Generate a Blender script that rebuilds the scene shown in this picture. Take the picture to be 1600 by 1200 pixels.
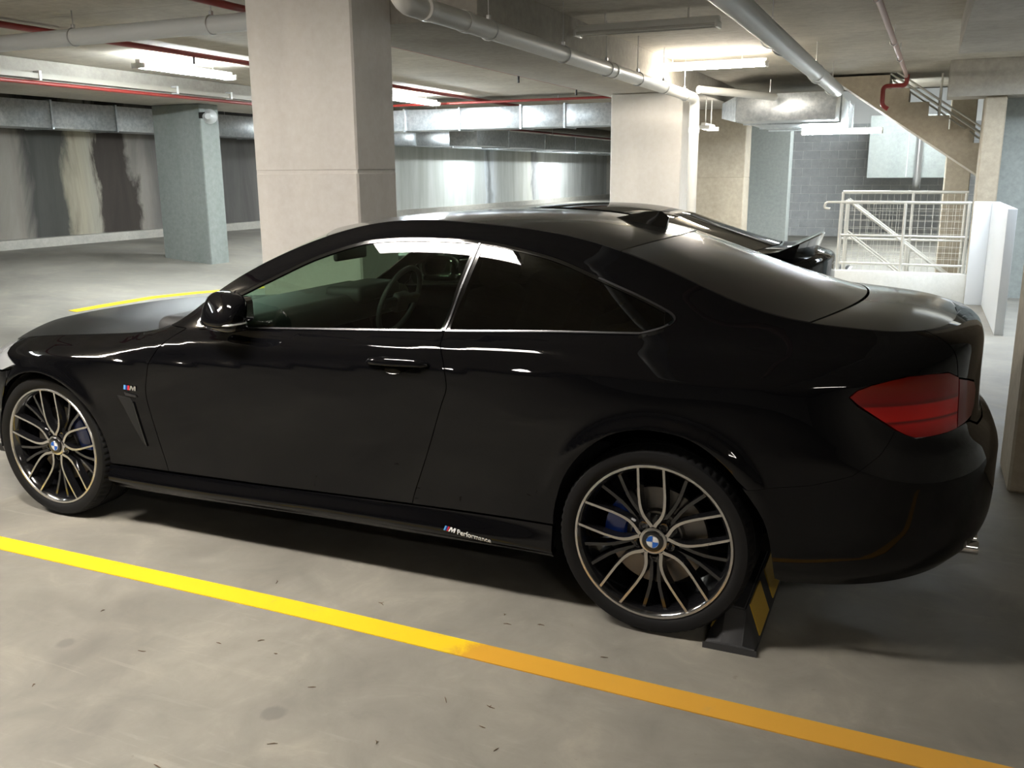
import bpy, bmesh, math, random
import numpy as np
from mathutils import Vector, Matrix
from mathutils.geometry import delaunay_2d_cdt
random.seed(7)
C = bpy.context.scene.collection
for o in list(bpy.data.objects): bpy.data.objects.remove(o)

# ---------------------------------------------------------------- camera, world, exposure
CAM = (3.53286, -3.66721, 1.53513); YAW, PITCH, ROLL, FOC = 0.41589, 0.22803, -0.00699, 1421.95
cam_data = bpy.data.cameras.new('camera'); cam = bpy.data.objects.new('camera', cam_data); C.objects.link(cam)
fwd = Vector((-math.sin(YAW)*math.cos(PITCH), math.cos(YAW)*math.cos(PITCH), -math.sin(PITCH)))
rgt = fwd.cross(Vector((0, 0, 1))).normalized(); upv = rgt.cross(fwd)
r2 = math.cos(ROLL)*rgt + math.sin(ROLL)*upv; u2 = -math.sin(ROLL)*rgt + math.cos(ROLL)*upv
cam.matrix_world = Matrix(((r2.x, u2.x, -fwd.x, CAM[0]), (r2.y, u2.y, -fwd.y, CAM[1]), (r2.z, u2.z, -fwd.z, CAM[2]), (0, 0, 0, 1)))
cam_data.sensor_width = 36; cam_data.lens = FOC*36/1600; cam_data.clip_start = .05; cam_data.clip_end = 200
bpy.context.scene.camera = cam
sc = bpy.context.scene
sc.view_settings.view_transform = 'Standard'; sc.view_settings.look = 'None'
sc.view_settings.gamma = 1; sc.view_settings.use_curve_mapping = False
sc.view_settings.exposure = EXPOSURE = 0.75
W = bpy.data.worlds.new('world'); sc.world = W; W.use_nodes = True
W.node_tree.nodes['Background'].inputs[0].default_value = (.75, .87, 1, 1)
W.node_tree.nodes['Background'].inputs[1].default_value = 1.0
WARM = (1.0, .94, .86); COOL = (.88, .96, 1.0); DAY = (.80, .90, 1.0)
# (x, y, z, along axis, length, width, watts, colour): the fluorescent battens, known ones and added fill
LAMPS = [
 (0.98, -1.93, 2.58, 'x', 1.20, .30, 60, WARM),
 (1.47, 3.62, 2.60, 'x', 1.10, .16, 0, WARM),
 (1.34, 6.46, 2.60, 'x', 1.22, .16, 48, (1, .92, .80)),
 (-3.80, 4.35, 2.60, 'y', 1.35, .16, 95, COOL),
 (-3.70, 9.00, 2.60, 'y', 1.5, .16, 130, COOL),
 (2.40, 10.8, 2.06, 'x', 1.08, .16, 75, COOL),
 (-3.9, -1.2, 2.58, 'y', 1.25, .16, 12, COOL),
 (-7.4, 14.5, 2.60, 'y', 1.4, .16, 75, COOL),
 (-7.3, 21.0, 2.60, 'y', 1.4, .16, 75, COOL),
 (5.2, -4.6, 2.40, 'x', 1.25, .16, 15, WARM),  # added behind the camera for a streak on the rear haunch, no known fitting
 (-2.0, -1.95, 2.58, 'x', 1.25, .20, 60, WARM),
 (-7.3, 28.0, 2.60, 'y', 1.4, .16, 130, COOL),  # added to brighten the far left wall, no fitting known there
 (3.3, 14.6, 3.30, 'x', 1.4, .16, 150, COOL),  # added fill for the block wall area, invented fitting
]
SKY_FILL = 160

# ---------------------------------------------------------------- helpers
def link(o, parent=None):
    C.objects.link(o)
    if parent is not None: o.parent = parent
    return o
def tag(o, label=None, cat=None, group=None, kind=None):
    if label: o['label'] = label
    if cat: o['category'] = cat
    if group: o['group'] = group
    if kind: o['kind'] = kind
    return o
def thing(name, label, cat, loc=(0, 0, 0), rz=0, group=None):
    o = bpy.data.objects.new(name, None); link(o); o.location = loc; o.rotation_euler.z = rz
    o.empty_display_size = .1
    return tag(o, label, cat, group)
def mobj(name, verts, faces, mat, parent=None, smooth=False):
    m = bpy.data.meshes.new(name); m.from_pydata([tuple(map(float, v)) for v in verts], [], faces)
    if mat: m.materials.append(mat)
    if smooth: m.polygons.foreach_set('use_smooth', [True]*len(m.polygons))
    m.update()
    return link(bpy.data.objects.new(name, m), parent)
def bobj(name, bm, mat, parent=None, smooth=None):
    m = bpy.data.meshes.new(name); bmesh.ops.recalc_face_normals(bm, faces=bm.faces[:]); bm.to_mesh(m); bm.free()
    for k in (mat if isinstance(mat, (list, tuple)) else [mat]): m.materials.append(k)
    if smooth is not None:
        m.polygons.foreach_set('use_smooth', [True]*len(m.polygons)); m.set_sharp_from_angle(angle=math.radians(smooth))
    return link(bpy.data.objects.new(name, m), parent)
def add_box(bm, x0, x1, y0, y1, z0, z1, bev=0, seg=2, M=None, mi=0):
    r = bmesh.ops.create_cube(bm, size=1)
    for v in r['verts']:
        v.co = Vector((x0+(v.co.x+.5)*(x1-x0), y0+(v.co.y+.5)*(y1-y0), z0+(v.co.z+.5)*(z1-z0)))
    vs = r['verts']
    es = list({e for v in vs for e in v.link_edges})
    for f in {f for v in vs for f in v.link_faces}: f.material_index = mi
    if bev:
        rr = bmesh.ops.bevel(bm, geom=es, offset=bev, segments=seg, profile=.5, affect='EDGES')
        vs = list({v for f in rr['faces'] for v in f.verts} | {v for v in vs if v.is_valid})
    if M is not None: bmesh.ops.transform(bm, matrix=M, verts=vs)
    return vs
def box(name, b, mat, parent=None, bev=0, seg=2):
    bm = bmesh.new(); add_box(bm, *b, bev=bev, seg=seg)
    return bobj(name, bm, mat, parent, 40 if bev else None)
def add_tube(bm, pts, r, n=12, cap=True, mi=0):
    pts = [Vector(p) for p in pts]; rings = []
    rad = r if isinstance(r, (list, tuple)) else [r]*len(pts)
    t0 = (pts[1]-pts[0]).normalized()
    a = Vector((0, 0, 1)) if abs(t0.z) < .9 else Vector((1, 0, 0))
    nrm = (a - t0*a.dot(t0)).normalized()
    for i, p in enumerate(pts):
        if i == 0: t = t0
        elif i == len(pts)-1: t = (pts[i]-pts[i-1]).normalized()
        else: t = ((pts[i]-pts[i-1]).normalized() + (pts[i+1]-pts[i]).normalized()).normalized()
        nrm = (nrm - t*nrm.dot(t)).normalized(); bn = t.cross(nrm)
        k = 1.0
        if 0 < i < len(pts)-1:
            cs = max(.4, t.dot((pts[i]-pts[i-1]).normalized())); k = 1/cs if len(pts) < 5 else 1
        rings.append([bm.verts.new(p + (nrm*math.cos(q)+bn*math.sin(q))*rad[i]*k) for q in [2*math.pi*j/n for j in range(n)]])
    for A, B in zip(rings, rings[1:]):
        for j in range(n):
            f = bm.faces.new((A[j], A[(j+1) % n], B[(j+1) % n], B[j])); f.material_index = mi
    if cap:
        for R_ in (rings[0], rings[-1]):
            f = bm.faces.new(R_); f.material_index = mi
def tube(name, pts, r, mat, parent=None, n=12, smooth=50):
    bm = bmesh.new(); add_tube(bm, pts, r, n); return bobj(name, bm, mat, parent, smooth)
def bend(pts, rad, n=6):
    """round the corners of a polyline"""
    P = [Vector(p) for p in pts]; out = [P[0]]
    for a, b, c in zip(P, P[1:], P[2:]):
        d1 = (a-b).normalized(); d2 = (c-b).normalized()
        p0 = b+d1*rad; p2 = b+d2*rad
        for i in range(n+1):
            t = i/n; out.append(p0*(1-t)**2 + b*2*t*(1-t) + p2*t*t)
    out.append(P[-1]); return out
def lathe(bm, prof, n, axis='y', c=(0, 0, 0), mod=None, mi=0, closed=False):
    """prof: (a along axis, radius) ; rings round the axis"""
    cx, cy, cz = c; rings = []
    for k, (a, r) in enumerate(prof):
        ring = []
        for j in range(n):
            th = 2*math.pi*j/n; rr, aa = (r, a) if mod is None else mod(k, j, r, a)
            if axis == 'y': ring.append(bm.verts.new((cx+rr*math.cos(th), cy+aa, cz+rr*math.sin(th))))
            elif axis == 'z': ring.append(bm.verts.new((cx+rr*math.cos(th), cy+rr*math.sin(th), cz+aa)))
            else: ring.append(bm.verts.new((cx+aa, cy+rr*math.cos(th), cz+rr*math.sin(th))))
        rings.append(ring)
    pr = list(zip(rings, rings[1:])) + ([(rings[-1], rings[0])] if closed else [])
    for A, B in pr:
        for j in range(n):
            f = bm.faces.new((A[j], A[(j+1) % n], B[(j+1) % n], B[j])); f.material_index = mi
    return rings

# ---------------------------------------------------------------- materials
def mat(name, col, rough=.5, metal=0, coat=0, coat_r=.03, spec=.5, emit=None, es=0):
    m = bpy.data.materials.new(name); m.use_nodes = True; b = m.node_tree.nodes['Principled BSDF']
    b.inputs['Base Color'].default_value = (*col, 1); b.inputs['Roughness'].default_value = rough
    b.inputs['Metallic'].default_value = metal; b.inputs['Coat Weight'].default_value = coat
    b.inputs['Coat Roughness'].default_value = coat_r; b.inputs['Specular IOR Level'].default_value = spec
    if emit: b.inputs['Emission Color'].default_value = (*emit, 1); b.inputs['Emission Strength'].default_value = es
    return m
def nd(m, t, **k):
    n = m.node_tree.nodes.new(t)
    for a, v in k.items():
        if a in n.inputs: n.inputs[a].default_value = v
        else: setattr(n, a, v)
    return n
def lk(m, a, b): m.node_tree.links.new(a, b)
def ramp(m, src, stops):
    r = nd(m, 'ShaderNodeValToRGB'); e = r.color_ramp.elements
    while len(e) < len(stops): e.new(.5)
    for q, (p, c) in zip(e, stops): q.position = p; q.color = (*c, 1) if len(c) == 3 else c
    lk(m, src, r.inputs[0]); return r
def coords(m, scale=(1, 1, 1), rot=(0, 0, 0), loc=(0, 0, 0)):
    g = nd(m, 'ShaderNodeNewGeometry'); mp = nd(m, 'ShaderNodeMapping')
    mp.inputs['Scale'].default_value = scale; mp.inputs['Rotation'].default_value = rot; mp.inputs['Location'].default_value = loc
    lk(m, g.outputs['Position'], mp.inputs[0]); return mp.outputs[0]
def noise(m, vec, scale, detail=6, rough=.6, dist=0):
    n = nd(m, 'ShaderNodeTexNoise'); n.inputs['Scale'].default_value = scale; n.inputs['Detail'].default_value = detail
    n.inputs['Roughness'].default_value = rough; n.inputs['Distortion'].default_value = dist; lk(m, vec, n.inputs['Vector']); return n.outputs['Fac']
def mixc(m, f, a, b, mode='MIX'):
    x = nd(m, 'ShaderNodeMix', data_type='RGBA', blend_type=mode)
    if isinstance(f, float): x.inputs[0].default_value = f
    else: lk(m, f, x.inputs[0])
    for i, v in ((6, a), (7, b)):
        if isinstance(v, tuple): x.inputs[i].default_value = (*v, 1) if len(v) == 3 else v
        else: lk(m, v, x.inputs[i])
    return x.outputs[2]
def bump(m, h, s, d=.01):
    b = nd(m, 'ShaderNodeBump'); b.inputs['Strength'].default_value = s; b.inputs['Distance'].default_value = d
    lk(m, h, b.inputs['Height']); lk(m, b.outputs[0], m.node_tree.nodes['Principled BSDF'].inputs['Normal'])
def basec(m, c): lk(m, c, m.node_tree.nodes['Principled BSDF'].inputs['Base Color'])
def concrete(name, c0, c1, scale=1.0, streak=False, rough=.85, bs=.25, stain=None):
    m = mat(name, c0, rough)
    v = coords(m, (1, 1, .18) if streak else (1, 1, 1))
    n1 = noise(m, v, 1.3*scale, 8, .62, .4); v2 = coords(m); n2 = noise(m, v2, 14*scale, 6, .7)
    col = ramp(m, n1, [(.3, c0), (.7, c1)]).outputs[0]
    col = mixc(m, .22, col, ramp(m, n2, [(.3, (.2, .2, .2)), (.7, (.8, .8, .8))]).outputs[0], 'OVERLAY')
    if stain:
        n3 = noise(m, coords(m, stain[1], loc=(3, 1, 0)), stain[0], 5, .55, .7)
        col = mixc(m, ramp(m, n3, [(stain[2], (0, 0, 0)), (stain[2]+.05, (1, 1, 1))]).outputs[0], col, stain[3])
    basec(m, col); bump(m, n2, bs, .004); return m
def glass(name, tint, ior=1.5, rough=0.0, gl=1.0):
    m = bpy.data.materials.new(name); m.use_nodes = True; t = m.node_tree; t.nodes.remove(t.nodes['Principled BSDF'])
    tr = nd(m, 'ShaderNodeBsdfTransparent'); tr.inputs[0].default_value = (*tint, 1)
    g = nd(m, 'ShaderNodeBsdfGlossy'); g.inputs['Roughness'].default_value = rough; g.inputs[0].default_value = (gl, gl, gl, 1)
    f = nd(m, 'ShaderNodeFresnel'); gq = nd(m, 'ShaderNodeNewGeometry'); iq = nd(m, 'ShaderNodeMapRange')
    iq.inputs['To Min'].default_value = ior; iq.inputs['To Max'].default_value = 1/ior; lk(m, gq.outputs['Backfacing'], iq.inputs[0]); lk(m, iq.outputs[0], f.inputs[0])   # thin pane: same reflectance from both sides
    x = nd(m, 'ShaderNodeMixShader'); lk(m, f.outputs[0], x.inputs[0]); lk(m, tr.outputs[0], x.inputs[1]); lk(m, g.outputs[0], x.inputs[2])
    lk(m, x.outputs[0], t.nodes['Material Output'].inputs[0]); return m

M_paint = mat('black_paint', (.0075, .0075, .009), .5, 0, .62, .025, .0)
_n = noise(M_paint, coords(M_paint), 900, 2, .5)
basec(M_paint, ramp(M_paint, _n, [(.45, (.0018, .0018, .0022)), (.75, (.006, .006, .0075))]).outputs[0])
M_dusty = mat('dusty_black_paint', (.012, .012, .012), .42, 0, .85, .11, .3)
_n = noise(M_dusty, coords(M_dusty), 5, 6, .6)
basec(M_dusty, ramp(M_dusty, _n, [(.3, (.010, .0095, .009)), (.7, (.018, .017, .016))]).outputs[0])
M_gblack = mat('gloss_black_trim', (.004, .004, .004), .12, 0, .6, .02)
M_black = mat('black_plastic', (.012, .012, .012), .55)
M_bonnet = mat('bonnet_black_paint', (.007, .007, .007), .45, 0, .35, .06, .1)
M_dark = mat('dark_cavity', (.004, .004, .004), .9)
M_rubber = mat('tyre_rubber', (.008, .008, .0085), .7, spec=.22)
M_mrubber = mat('moulded_black_rubber', (.035, .035, .037), .75)
_n = noise(M_mrubber, coords(M_mrubber), 60, 4, .6); bump(M_mrubber, _n, .3, .002)
M_silver = mat('machined_silver', (.62, .61, .59), .26, 1)
M_rimblack = mat('rim_black', (.008, .008, .009), .14, 0, 1, .03)
M_discm = mat('brake_disc_steel', (.20, .19, .18), .42, 1)
M_blue = mat('blue_caliper_paint', (.008, .035, .22), .25, 0, .8)
M_white = mat('white_enamel', (.8, .8, .8), .35)
M_eblue = mat('emblem_blue', (.01, .12, .55), .25, 0, .5)
M_ered = mat('emblem_red', (.65, .02, .03), .3)
M_elblue = mat('emblem_light_blue', (.12, .38, .75), .3)
M_edblue = mat('emblem_dark_blue', (.01, .03, .20), .3)
M_chrome = mat('chrome', (.75, .75, .75), .10, 1)
M_satin = mat('satin_dark_chrome', (.10, .10, .105), .30, .9)
M_lamp = mat('red_lamp_lens', (.36, .004, .006), .3, 0, .6, .01, .1)
_g = nd(M_lamp, 'ShaderNodeSeparateXYZ'); lk(M_lamp, coords(M_lamp), _g.inputs[0]); _z = nd(M_lamp, 'ShaderNodeMapRange'); _z.inputs['From Min'].default_value = .74; _z.inputs['From Max'].default_value = .93; lk(M_lamp, _g.outputs[2], _z.inputs[0])
basec(M_lamp, ramp(M_lamp, _z.outputs[0], [(0, (.30, .001, .001)), (.22, (.55, .003, .003)), (.27, (.10, .001, .001)), (.30, (.62, .005, .003)), (.52, (.50, .003, .003)), (.55, (.14, .001, .001)), (.62, (.22, .001, .001)), (.85, (.20, .008, .001)), (1, (.13, .002, .001))]).outputs[0])
M_lampd = mat('dark_red_lamp_lens', (.16, .001, .002), .3, 0, .6, .01, .1)
M_headl = mat('headlamp_lens', (.6, .62, .64), .08, .3, 1, .01)
M_fglass = glass('green_tinted_glass', (.46, .58, .48), 1.52)
M_wglass = glass('windscreen_glass', (.62, .76, .66), 1.52)
M_dglass = glass('privacy_glass', (.03, .035, .035), 1.52)
M_seat = mat('black_leather', (.014, .013, .012), .5)
M_dash = mat('dashboard_black', (.018, .018, .018), .6)
# ================================================================ room materials
M_floor = mat('floor_concrete', (.33, .31, .27), .62)
def _floor():
    m = M_floor; v = coords(m)
    a = noise(m, v, .9, 8, .62, .6); b = noise(m, coords(m, (1, 1, 1), loc=(5, 2, 0)), 4.5, 8, .68, .8); c = noise(m, v, 60, 4, .7)
    col = ramp(m, a, [(.28, (.185, .172, .148)), (.5, (.252, .237, .205)), (.72, (.325, .303, .258))]).outputs[0]
    col = mixc(m, .55, col, ramp(m, b, [(.3, (.32, .32, .33)), (.55, (.5, .5, .5)), (.72, (.70, .69, .66))]).outputs[0], 'OVERLAY')
    # trowel and tyre scrapes
    w = noise(m, coords(m, (2.2, 26, 1), (0, 0, .9)), 1.1, 5, .6, .4); sel = noise(m, coords(m, loc=(9, 4, 0)), .8, 2, .5)
    sc = nd(m, 'ShaderNodeMath', operation='MULTIPLY'); lk(m, ramp(m, w, [(.58, (0, 0, 0)), (.70, (1, 1, 1))]).outputs[0], sc.inputs[0]); lk(m, ramp(m, sel, [(.5, (0, 0, 0)), (.62, (.28, .28, .28))]).outputs[0], sc.inputs[1])
    col = mixc(m, sc.outputs[0], col, (.42, .39, .33))
    # round oil spots
    for (x, y, r) in ((1.02, -1.72, .030), (1.93, -1.78, .035), (2.56, -1.95, .05), (-.3, -1.6, .03)):
        d = nd(m, 'ShaderNodeVectorMath', operation='DISTANCE'); lk(m, v, d.inputs[0]); d.inputs[1].default_value = (x, y, 0)
        ad = nd(m, 'ShaderNodeMath', operation='MULTIPLY_ADD'); lk(m, b, ad.inputs[0]); ad.inputs[1].default_value = .06; lk(m, d.outputs['Value'], ad.inputs[2])
        col = mixc(m, ramp(m, ad.outputs[0], [(r+.022, (.55, .55, .55)), (r+.036, (0, 0, 0))]).outputs[0], col, (.13, .12, .11))
    n = ramp(m, noise(m, coords(m, loc=(1, 7, 0)), 26, 3, .6), [(.69, (0, 0, 0)), (.74, (.5, .5, .5))]).outputs[0]
    col = mixc(m, n, col, (.20, .18, .15))
    basec(m, col); bump(m, c, .12, .002)
    lk(m, ramp(m, b, [(.3, (.5, .5, .5)), (.7, (.75, .75, .75))]).outputs[0], m.node_tree.nodes['Principled BSDF'].inputs['Roughness'])
_floor()
M_col = concrete('column_concrete', (.70, .665, .62), (.82, .785, .735), 1.2, True, .8, .2)
M_colg = concrete('grey_column_concrete', (.30, .33, .315), (.37, .39, .37), 1.2, True, .8, .2)
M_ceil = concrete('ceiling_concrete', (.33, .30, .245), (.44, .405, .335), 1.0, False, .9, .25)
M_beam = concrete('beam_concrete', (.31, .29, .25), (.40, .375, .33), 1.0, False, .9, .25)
M_wall = mat('stained_lit_wall_concrete', (.4, .4, .4), .85)
def _w():
    m = M_wall; sp = nd(m, 'ShaderNodeSeparateXYZ'); lk(m, coords(m), sp.inputs[0])
    n = noise(m, coords(m, (1, 1, .35)), 1.6, 6, .6, .6); n2 = noise(m, coords(m, (1, 1, .12), loc=(2, 3, 1)), 2.6, 7, .65, .5); n3 = noise(m, coords(m), 16, 5, .7)
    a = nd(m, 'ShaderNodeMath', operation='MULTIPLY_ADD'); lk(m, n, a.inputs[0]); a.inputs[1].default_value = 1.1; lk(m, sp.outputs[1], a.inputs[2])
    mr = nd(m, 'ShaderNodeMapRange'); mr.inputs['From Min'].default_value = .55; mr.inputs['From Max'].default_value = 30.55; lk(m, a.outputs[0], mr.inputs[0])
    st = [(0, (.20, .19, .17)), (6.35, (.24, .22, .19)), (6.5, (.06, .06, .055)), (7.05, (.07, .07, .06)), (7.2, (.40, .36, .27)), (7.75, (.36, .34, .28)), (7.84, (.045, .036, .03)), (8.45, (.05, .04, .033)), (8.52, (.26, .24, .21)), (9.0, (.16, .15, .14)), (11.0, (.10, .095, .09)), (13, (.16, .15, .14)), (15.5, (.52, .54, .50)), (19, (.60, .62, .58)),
          (22.6, (.55, .58, .56)), (22.7, (.75, .80, .84)), (23.0, (.18, .19, .19)), (23.3, (.80, .84, .87)), (23.7, (.56, .58, .55)), (26.5, (.60, .60, .54)), (26.7, (.22, .22, .22)), (27.3, (.55, .56, .54))]  # real stains, plus a paler far stretch painted for how brightly it is lit
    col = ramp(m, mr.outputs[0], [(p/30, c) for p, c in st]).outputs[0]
    col = mixc(m, .55, col, ramp(m, n2, [(.32, (.28, .28, .28)), (.5, (.5, .5, .5)), (.7, (.74, .74, .74))]).outputs[0], 'OVERLAY')
    basec(m, col); bump(m, n3, .3, .004)
_w()
def _seams(m, ax, period, w):
    bs = m.node_tree.nodes['Principled BSDF'].inputs['Base Color']; src = bs.links[0].from_socket
    sp = nd(m, 'ShaderNodeSeparateXYZ'); lk(m, coords(m), sp.inputs[0]); d = nd(m, 'ShaderNodeMath', operation='DIVIDE'); lk(m, sp.outputs[ax], d.inputs[0]); d.inputs[1].default_value = period
    f = nd(m, 'ShaderNodeMath', operation='FRACT'); lk(m, d.outputs[0], f.inputs[0])
    basec(m, mixc(m, ramp(m, f.outputs[0], [(0, (.45, .45, .45)), (w, (0, 0, 0))]).outputs[0], src, (.12, .11, .09)))
_seams(M_ceil, 1, .62, .035)
M_plain = concrete('plain_wall_concrete', (.40, .385, .34), (.50, .48, .43), 1, False, .85, .25)
M_brown = concrete('tan_column_concrete', (.34, .29, .22), (.42, .365, .28), 1.2, False, .85, .25)
M_block = concrete('grey_block', (.42, .43, .44), (.52, .53, .53), 6, False, .95, .4)
M_mortar = mat('mortar', (.75, .75, .73), .95)
M_yel = mat('yellow_floor_paint', (.85, .55, .02), .55)
_x = noise(M_yel, coords(M_yel), 7, 7, .7, .5); _g = nd(M_yel, 'ShaderNodeNewGeometry'); _s = nd(M_yel, 'ShaderNodeSeparateXYZ'); lk(M_yel, _g.outputs['Position'], _s.inputs[0])
_a = nd(M_yel, 'ShaderNodeMath', operation='MULTIPLY_ADD'); lk(M_yel, _x, _a.inputs[0]); _a.inputs[1].default_value = .25; lk(M_yel, _s.outputs[0], _a.inputs[2])
_r = ramp(M_yel, _a.outputs[0], [(0, (.88, .60, .012)), (.5, (.88, .60, .012)), (.51, (.70, .36, .03)), (1, (.74, .40, .07))])
_mr = nd(M_yel, 'ShaderNodeMapRange'); _mr.inputs['From Min'].default_value = 0.39; _mr.inputs['From Max'].default_value = 4.39
lk(M_yel, _a.outputs[0], _mr.inputs[0]); lk(M_yel, _mr.outputs[0], _r.inputs[0])
basec(M_yel, mixc(M_yel, ramp(M_yel, _x, [(.62, (0, 0, 0)), (.74, (.35, .35, .35))]).outputs[0], _r.outputs[0], (.42, .33, .16)))
M_pvc = mat('white_pvc', (.66, .65, .61), .35)
M_gpipe = mat('grey_pvc', (.52, .54, .54), .4)
M_red = mat('red_pipe_paint', (.20, .018, .013), .45)
M_pink = mat('faded_pink_pipe_paint', (.42, .28, .24), .5)
M_tray = mat('tan_painted_tray', (.34, .32, .27), .5)
M_galv = mat('galvanised_sheet', (.60, .64, .67), .34, .75)
_n = noise(M_galv, coords(M_galv), 18, 4, .7); basec(M_galv, ramp(M_galv, _n, [(.35, (.48, .52, .55)), (.65, (.70, .73, .75))]).outputs[0])
M_rail = mat('galvanised_rail', (.70, .68, .62), .4, .5)
M_steel = mat('bright_steel', (.62, .62, .62), .28, .9)
M_whitew = concrete('pale_rendered_wall', (.66, .66, .62), (.76, .75, .70), 2, False, .8, .2)
M_enam = mat('white_lamp_housing', (.75, .74, .70), .4)
M_tube = {}
def tube_mat(c, s):
    k = (c, s)
    if k not in M_tube: M_tube[k] = mat('lit_tube', (1, 1, 1), .3, emit=c, es=s)
    return M_tube[k]
M_off = mat('unlit_tube', (.62, .60, .55), .25)
# ================================================================ floor, ceiling, walls
def fz(x, y=0):
    t = max(0.0, -x-2.0); z = .088*t*(t/(t+.6)); return z if z < .40 else .40+.07*(1-math.exp(-(z-.40)/.07))
xs_ = list(np.arange(-9.4, -1.0, .2))+[0, 2, 4, 5.6, 7.2]; ys_ = [-13.2, -6.2, -3, 0, 2, 4, 6, 9, 12, 16, 20, 27, 35]
V = [(x, y, fz(x)) for y in ys_ for x in xs_]; n_ = len(xs_)
F = [(j*n_+i, j*n_+i+1, (j+1)*n_+i+1, (j+1)*n_+i) for j in range(len(ys_)-1) for i in range(n_-1)]
floor = mobj('floor', V, F, M_floor, smooth=True); tag(floor, kind='structure')
def struct(name, b, m, bev=0): return tag(box(name, b, m, bev=bev), kind='structure')
HC, HB = 2.75, 2.50
# ceiling slab with an added unseen opening at right that lets daylight in
bm = bmesh.new()
for b in ((-9.4, 3.9, -13.2, 12.2), (3.9, 7.2, -13.2, 5.3), (6.0, 7.2, 5.3, 12.2), (3.9, 6.0, 7.5, 12.2), (-9.4, -1.2, 12.2, 35)):
    add_box(bm, *b, HC, HC+.25)
for b in ((-1.2, 7.2, 12.2, 20.5),): add_box(bm, *b, 3.5, 3.7)
add_box(bm, -1.2, 7.2, 12.0, 12.2, HC, 3.7); add_box(bm, -1.4, -1.2, 12.2, 20.5, HC, 3.7)
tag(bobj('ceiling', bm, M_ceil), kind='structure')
struct('wall_left', (-9.5, -9.0, -13.2, 35, 0, 2.8), M_wall)
struct('wall_near', (-9.5, 7.2, -13.4, -13.2, -.1, 2.8), M_plain)
struct('wall_right', (7.2, 7.4, -13.4, 21, -.1, 3.7), M_plain)
struct('wall_end', (-9.5, -1.2, 35, 35.2, 0, 2.8), M_plain)
struct('wall_corridor', (-1.4, -1.2, 16.5, 35, 0, 3.7), M_plain)
struct('trim_1', (-9.0, -8.82, -13.2, 35, .38, .60), M_plain)       # kerb along the left wall
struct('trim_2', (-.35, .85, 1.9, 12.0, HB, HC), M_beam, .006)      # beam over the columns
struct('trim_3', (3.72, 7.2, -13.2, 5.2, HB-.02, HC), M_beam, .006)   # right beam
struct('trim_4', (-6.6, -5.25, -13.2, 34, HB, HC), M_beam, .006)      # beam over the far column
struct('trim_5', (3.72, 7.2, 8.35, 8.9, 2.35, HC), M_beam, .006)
# painted lines
def line_strip(name, pts, w):
    V = []; n = len(pts)
    for i, p in enumerate(pts):
        a = Vector(pts[max(0, i-1)]); b = Vector(pts[min(n-1, i+1)]); d = (b-a).normalized(); q = Vector((-d.y, d.x))*w/2
        for s in (1, -1):
            x, y = p[0]+q.x*s, p[1]+q.y*s
            V += [(x, y, fz(x)+.0035), (x, y, fz(x)-.002)]
    F = []
    for i in range(n-1):
        a = 4*i; b = 4*i+4; F += [(a, a+2, b+2, b), (a, b, b+1, a+1), (a+2, a+3, b+3, b+2)]
    F += [(0, 1, 3, 2), (4*n-4, 4*n-2, 4*n-1, 4*n-3)]
    o = mobj(name, V, F, M_yel, floor); return o
pl = line_strip('painted_line', [(x, -1.212-.0235*max(0, x-1.6)) for x in np.linspace(-5.5, 5.5, 45)], .098)
line_strip('painted_line', [(-4.40, 3.05), (-4.42, 3.6), (-4.42, 4.2), (-4.30, 4.75), (-4.12, 5.3), (-3.9, 6.0), (-3.7, 6.9)], .11)
# end wall of concrete blocks, each block its own piece
wb = struct('wall_back', (-1.4, 7.2, 19.579, 19.9, -.1, 3.7), M_mortar)
bmb = bmesh.new(); add_box(bmb, 0, .385, 0, .06, 0, .188, .004, 1); bmk = bpy.data.meshes.new('block'); bmesh.ops.recalc_face_normals(bmb, faces=bmb.faces[:]); bmb.to_mesh(bmk); bmb.free(); bmk.materials.append(M_block)
for r in range(13):
    for c in range(14):
        x = .30+c*.397+(.198 if r % 2 else 0)
        if x > 5.2: continue
        o = bpy.data.objects.new('block', bmk); link(o, wb); o.location = (x, 19.57+random.uniform(-.004, .004), .01+r*.199)
# ================================================================ columns
def column(name, b, m, label, joint=None, cham=.012):
    x0, x1, y0, y1, z0, z1 = b; bm = bmesh.new()
    zs = [z0]+([joint] if joint else [])+[z1]
    for a, c in zip(zs, zs[1:]): add_box(bm, x0, x1, y0, y1, a+(.003 if a != z0 else 0), c-(.003 if c != z1 else 0), cham, 1)
    if joint: add_box(bm, x0+.006, x1-.006, y0+.006, y1-.006, joint-.02, joint+.02)
    o = bobj(name, bm, m); o.location = (0, 0, 0); return tag(o, label, 'column')
column('column', (-.60, .215, 1.42, 1.90, 0, HC), M_col, 'broad pale concrete column directly behind the front coupe', 1.55)
M_colg2 = concrete('dark_grey_column_concrete', (.20, .225, .21), (.26, .28, .265), 1.2, True, .8, .2)
column('column', (-6.57, -5.70, 6.60, 6.98, fz(-6)-.05, HB), M_colg2, 'grey-faced concrete column standing alone at far left with lit edge')
column('column', (-.17, .75, 7.9, 8.4, 0, HB), M_col, 'concrete column beside the vertical white downpipe')
column('column', (.096, .92, 11.5, 12.0, 0, HC), M_brown, 'tan concrete column just right of the white downpipe, behind it', 1.43)
column('column', (.317, 1.168, 15.0, 15.4, 0, 3.5), M_colg, 'bluish grey concrete pier next to the block wall')
column('column', (4.12, 4.34, 8.42, 8.9, 0, 2.35), M_brown, 'slim tan concrete column at the foot of the concrete stair')
column('column', (3.82, 4.15, 11.0, 11.4, 0, HC), M_brown, 'tan concrete column behind the mesh railings, under the stair')
column('column', (4.04, 5.0, 1.15, 1.62, 0, HB-.02), M_brown, 'near brown concrete column at the right edge of the frame')
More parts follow.
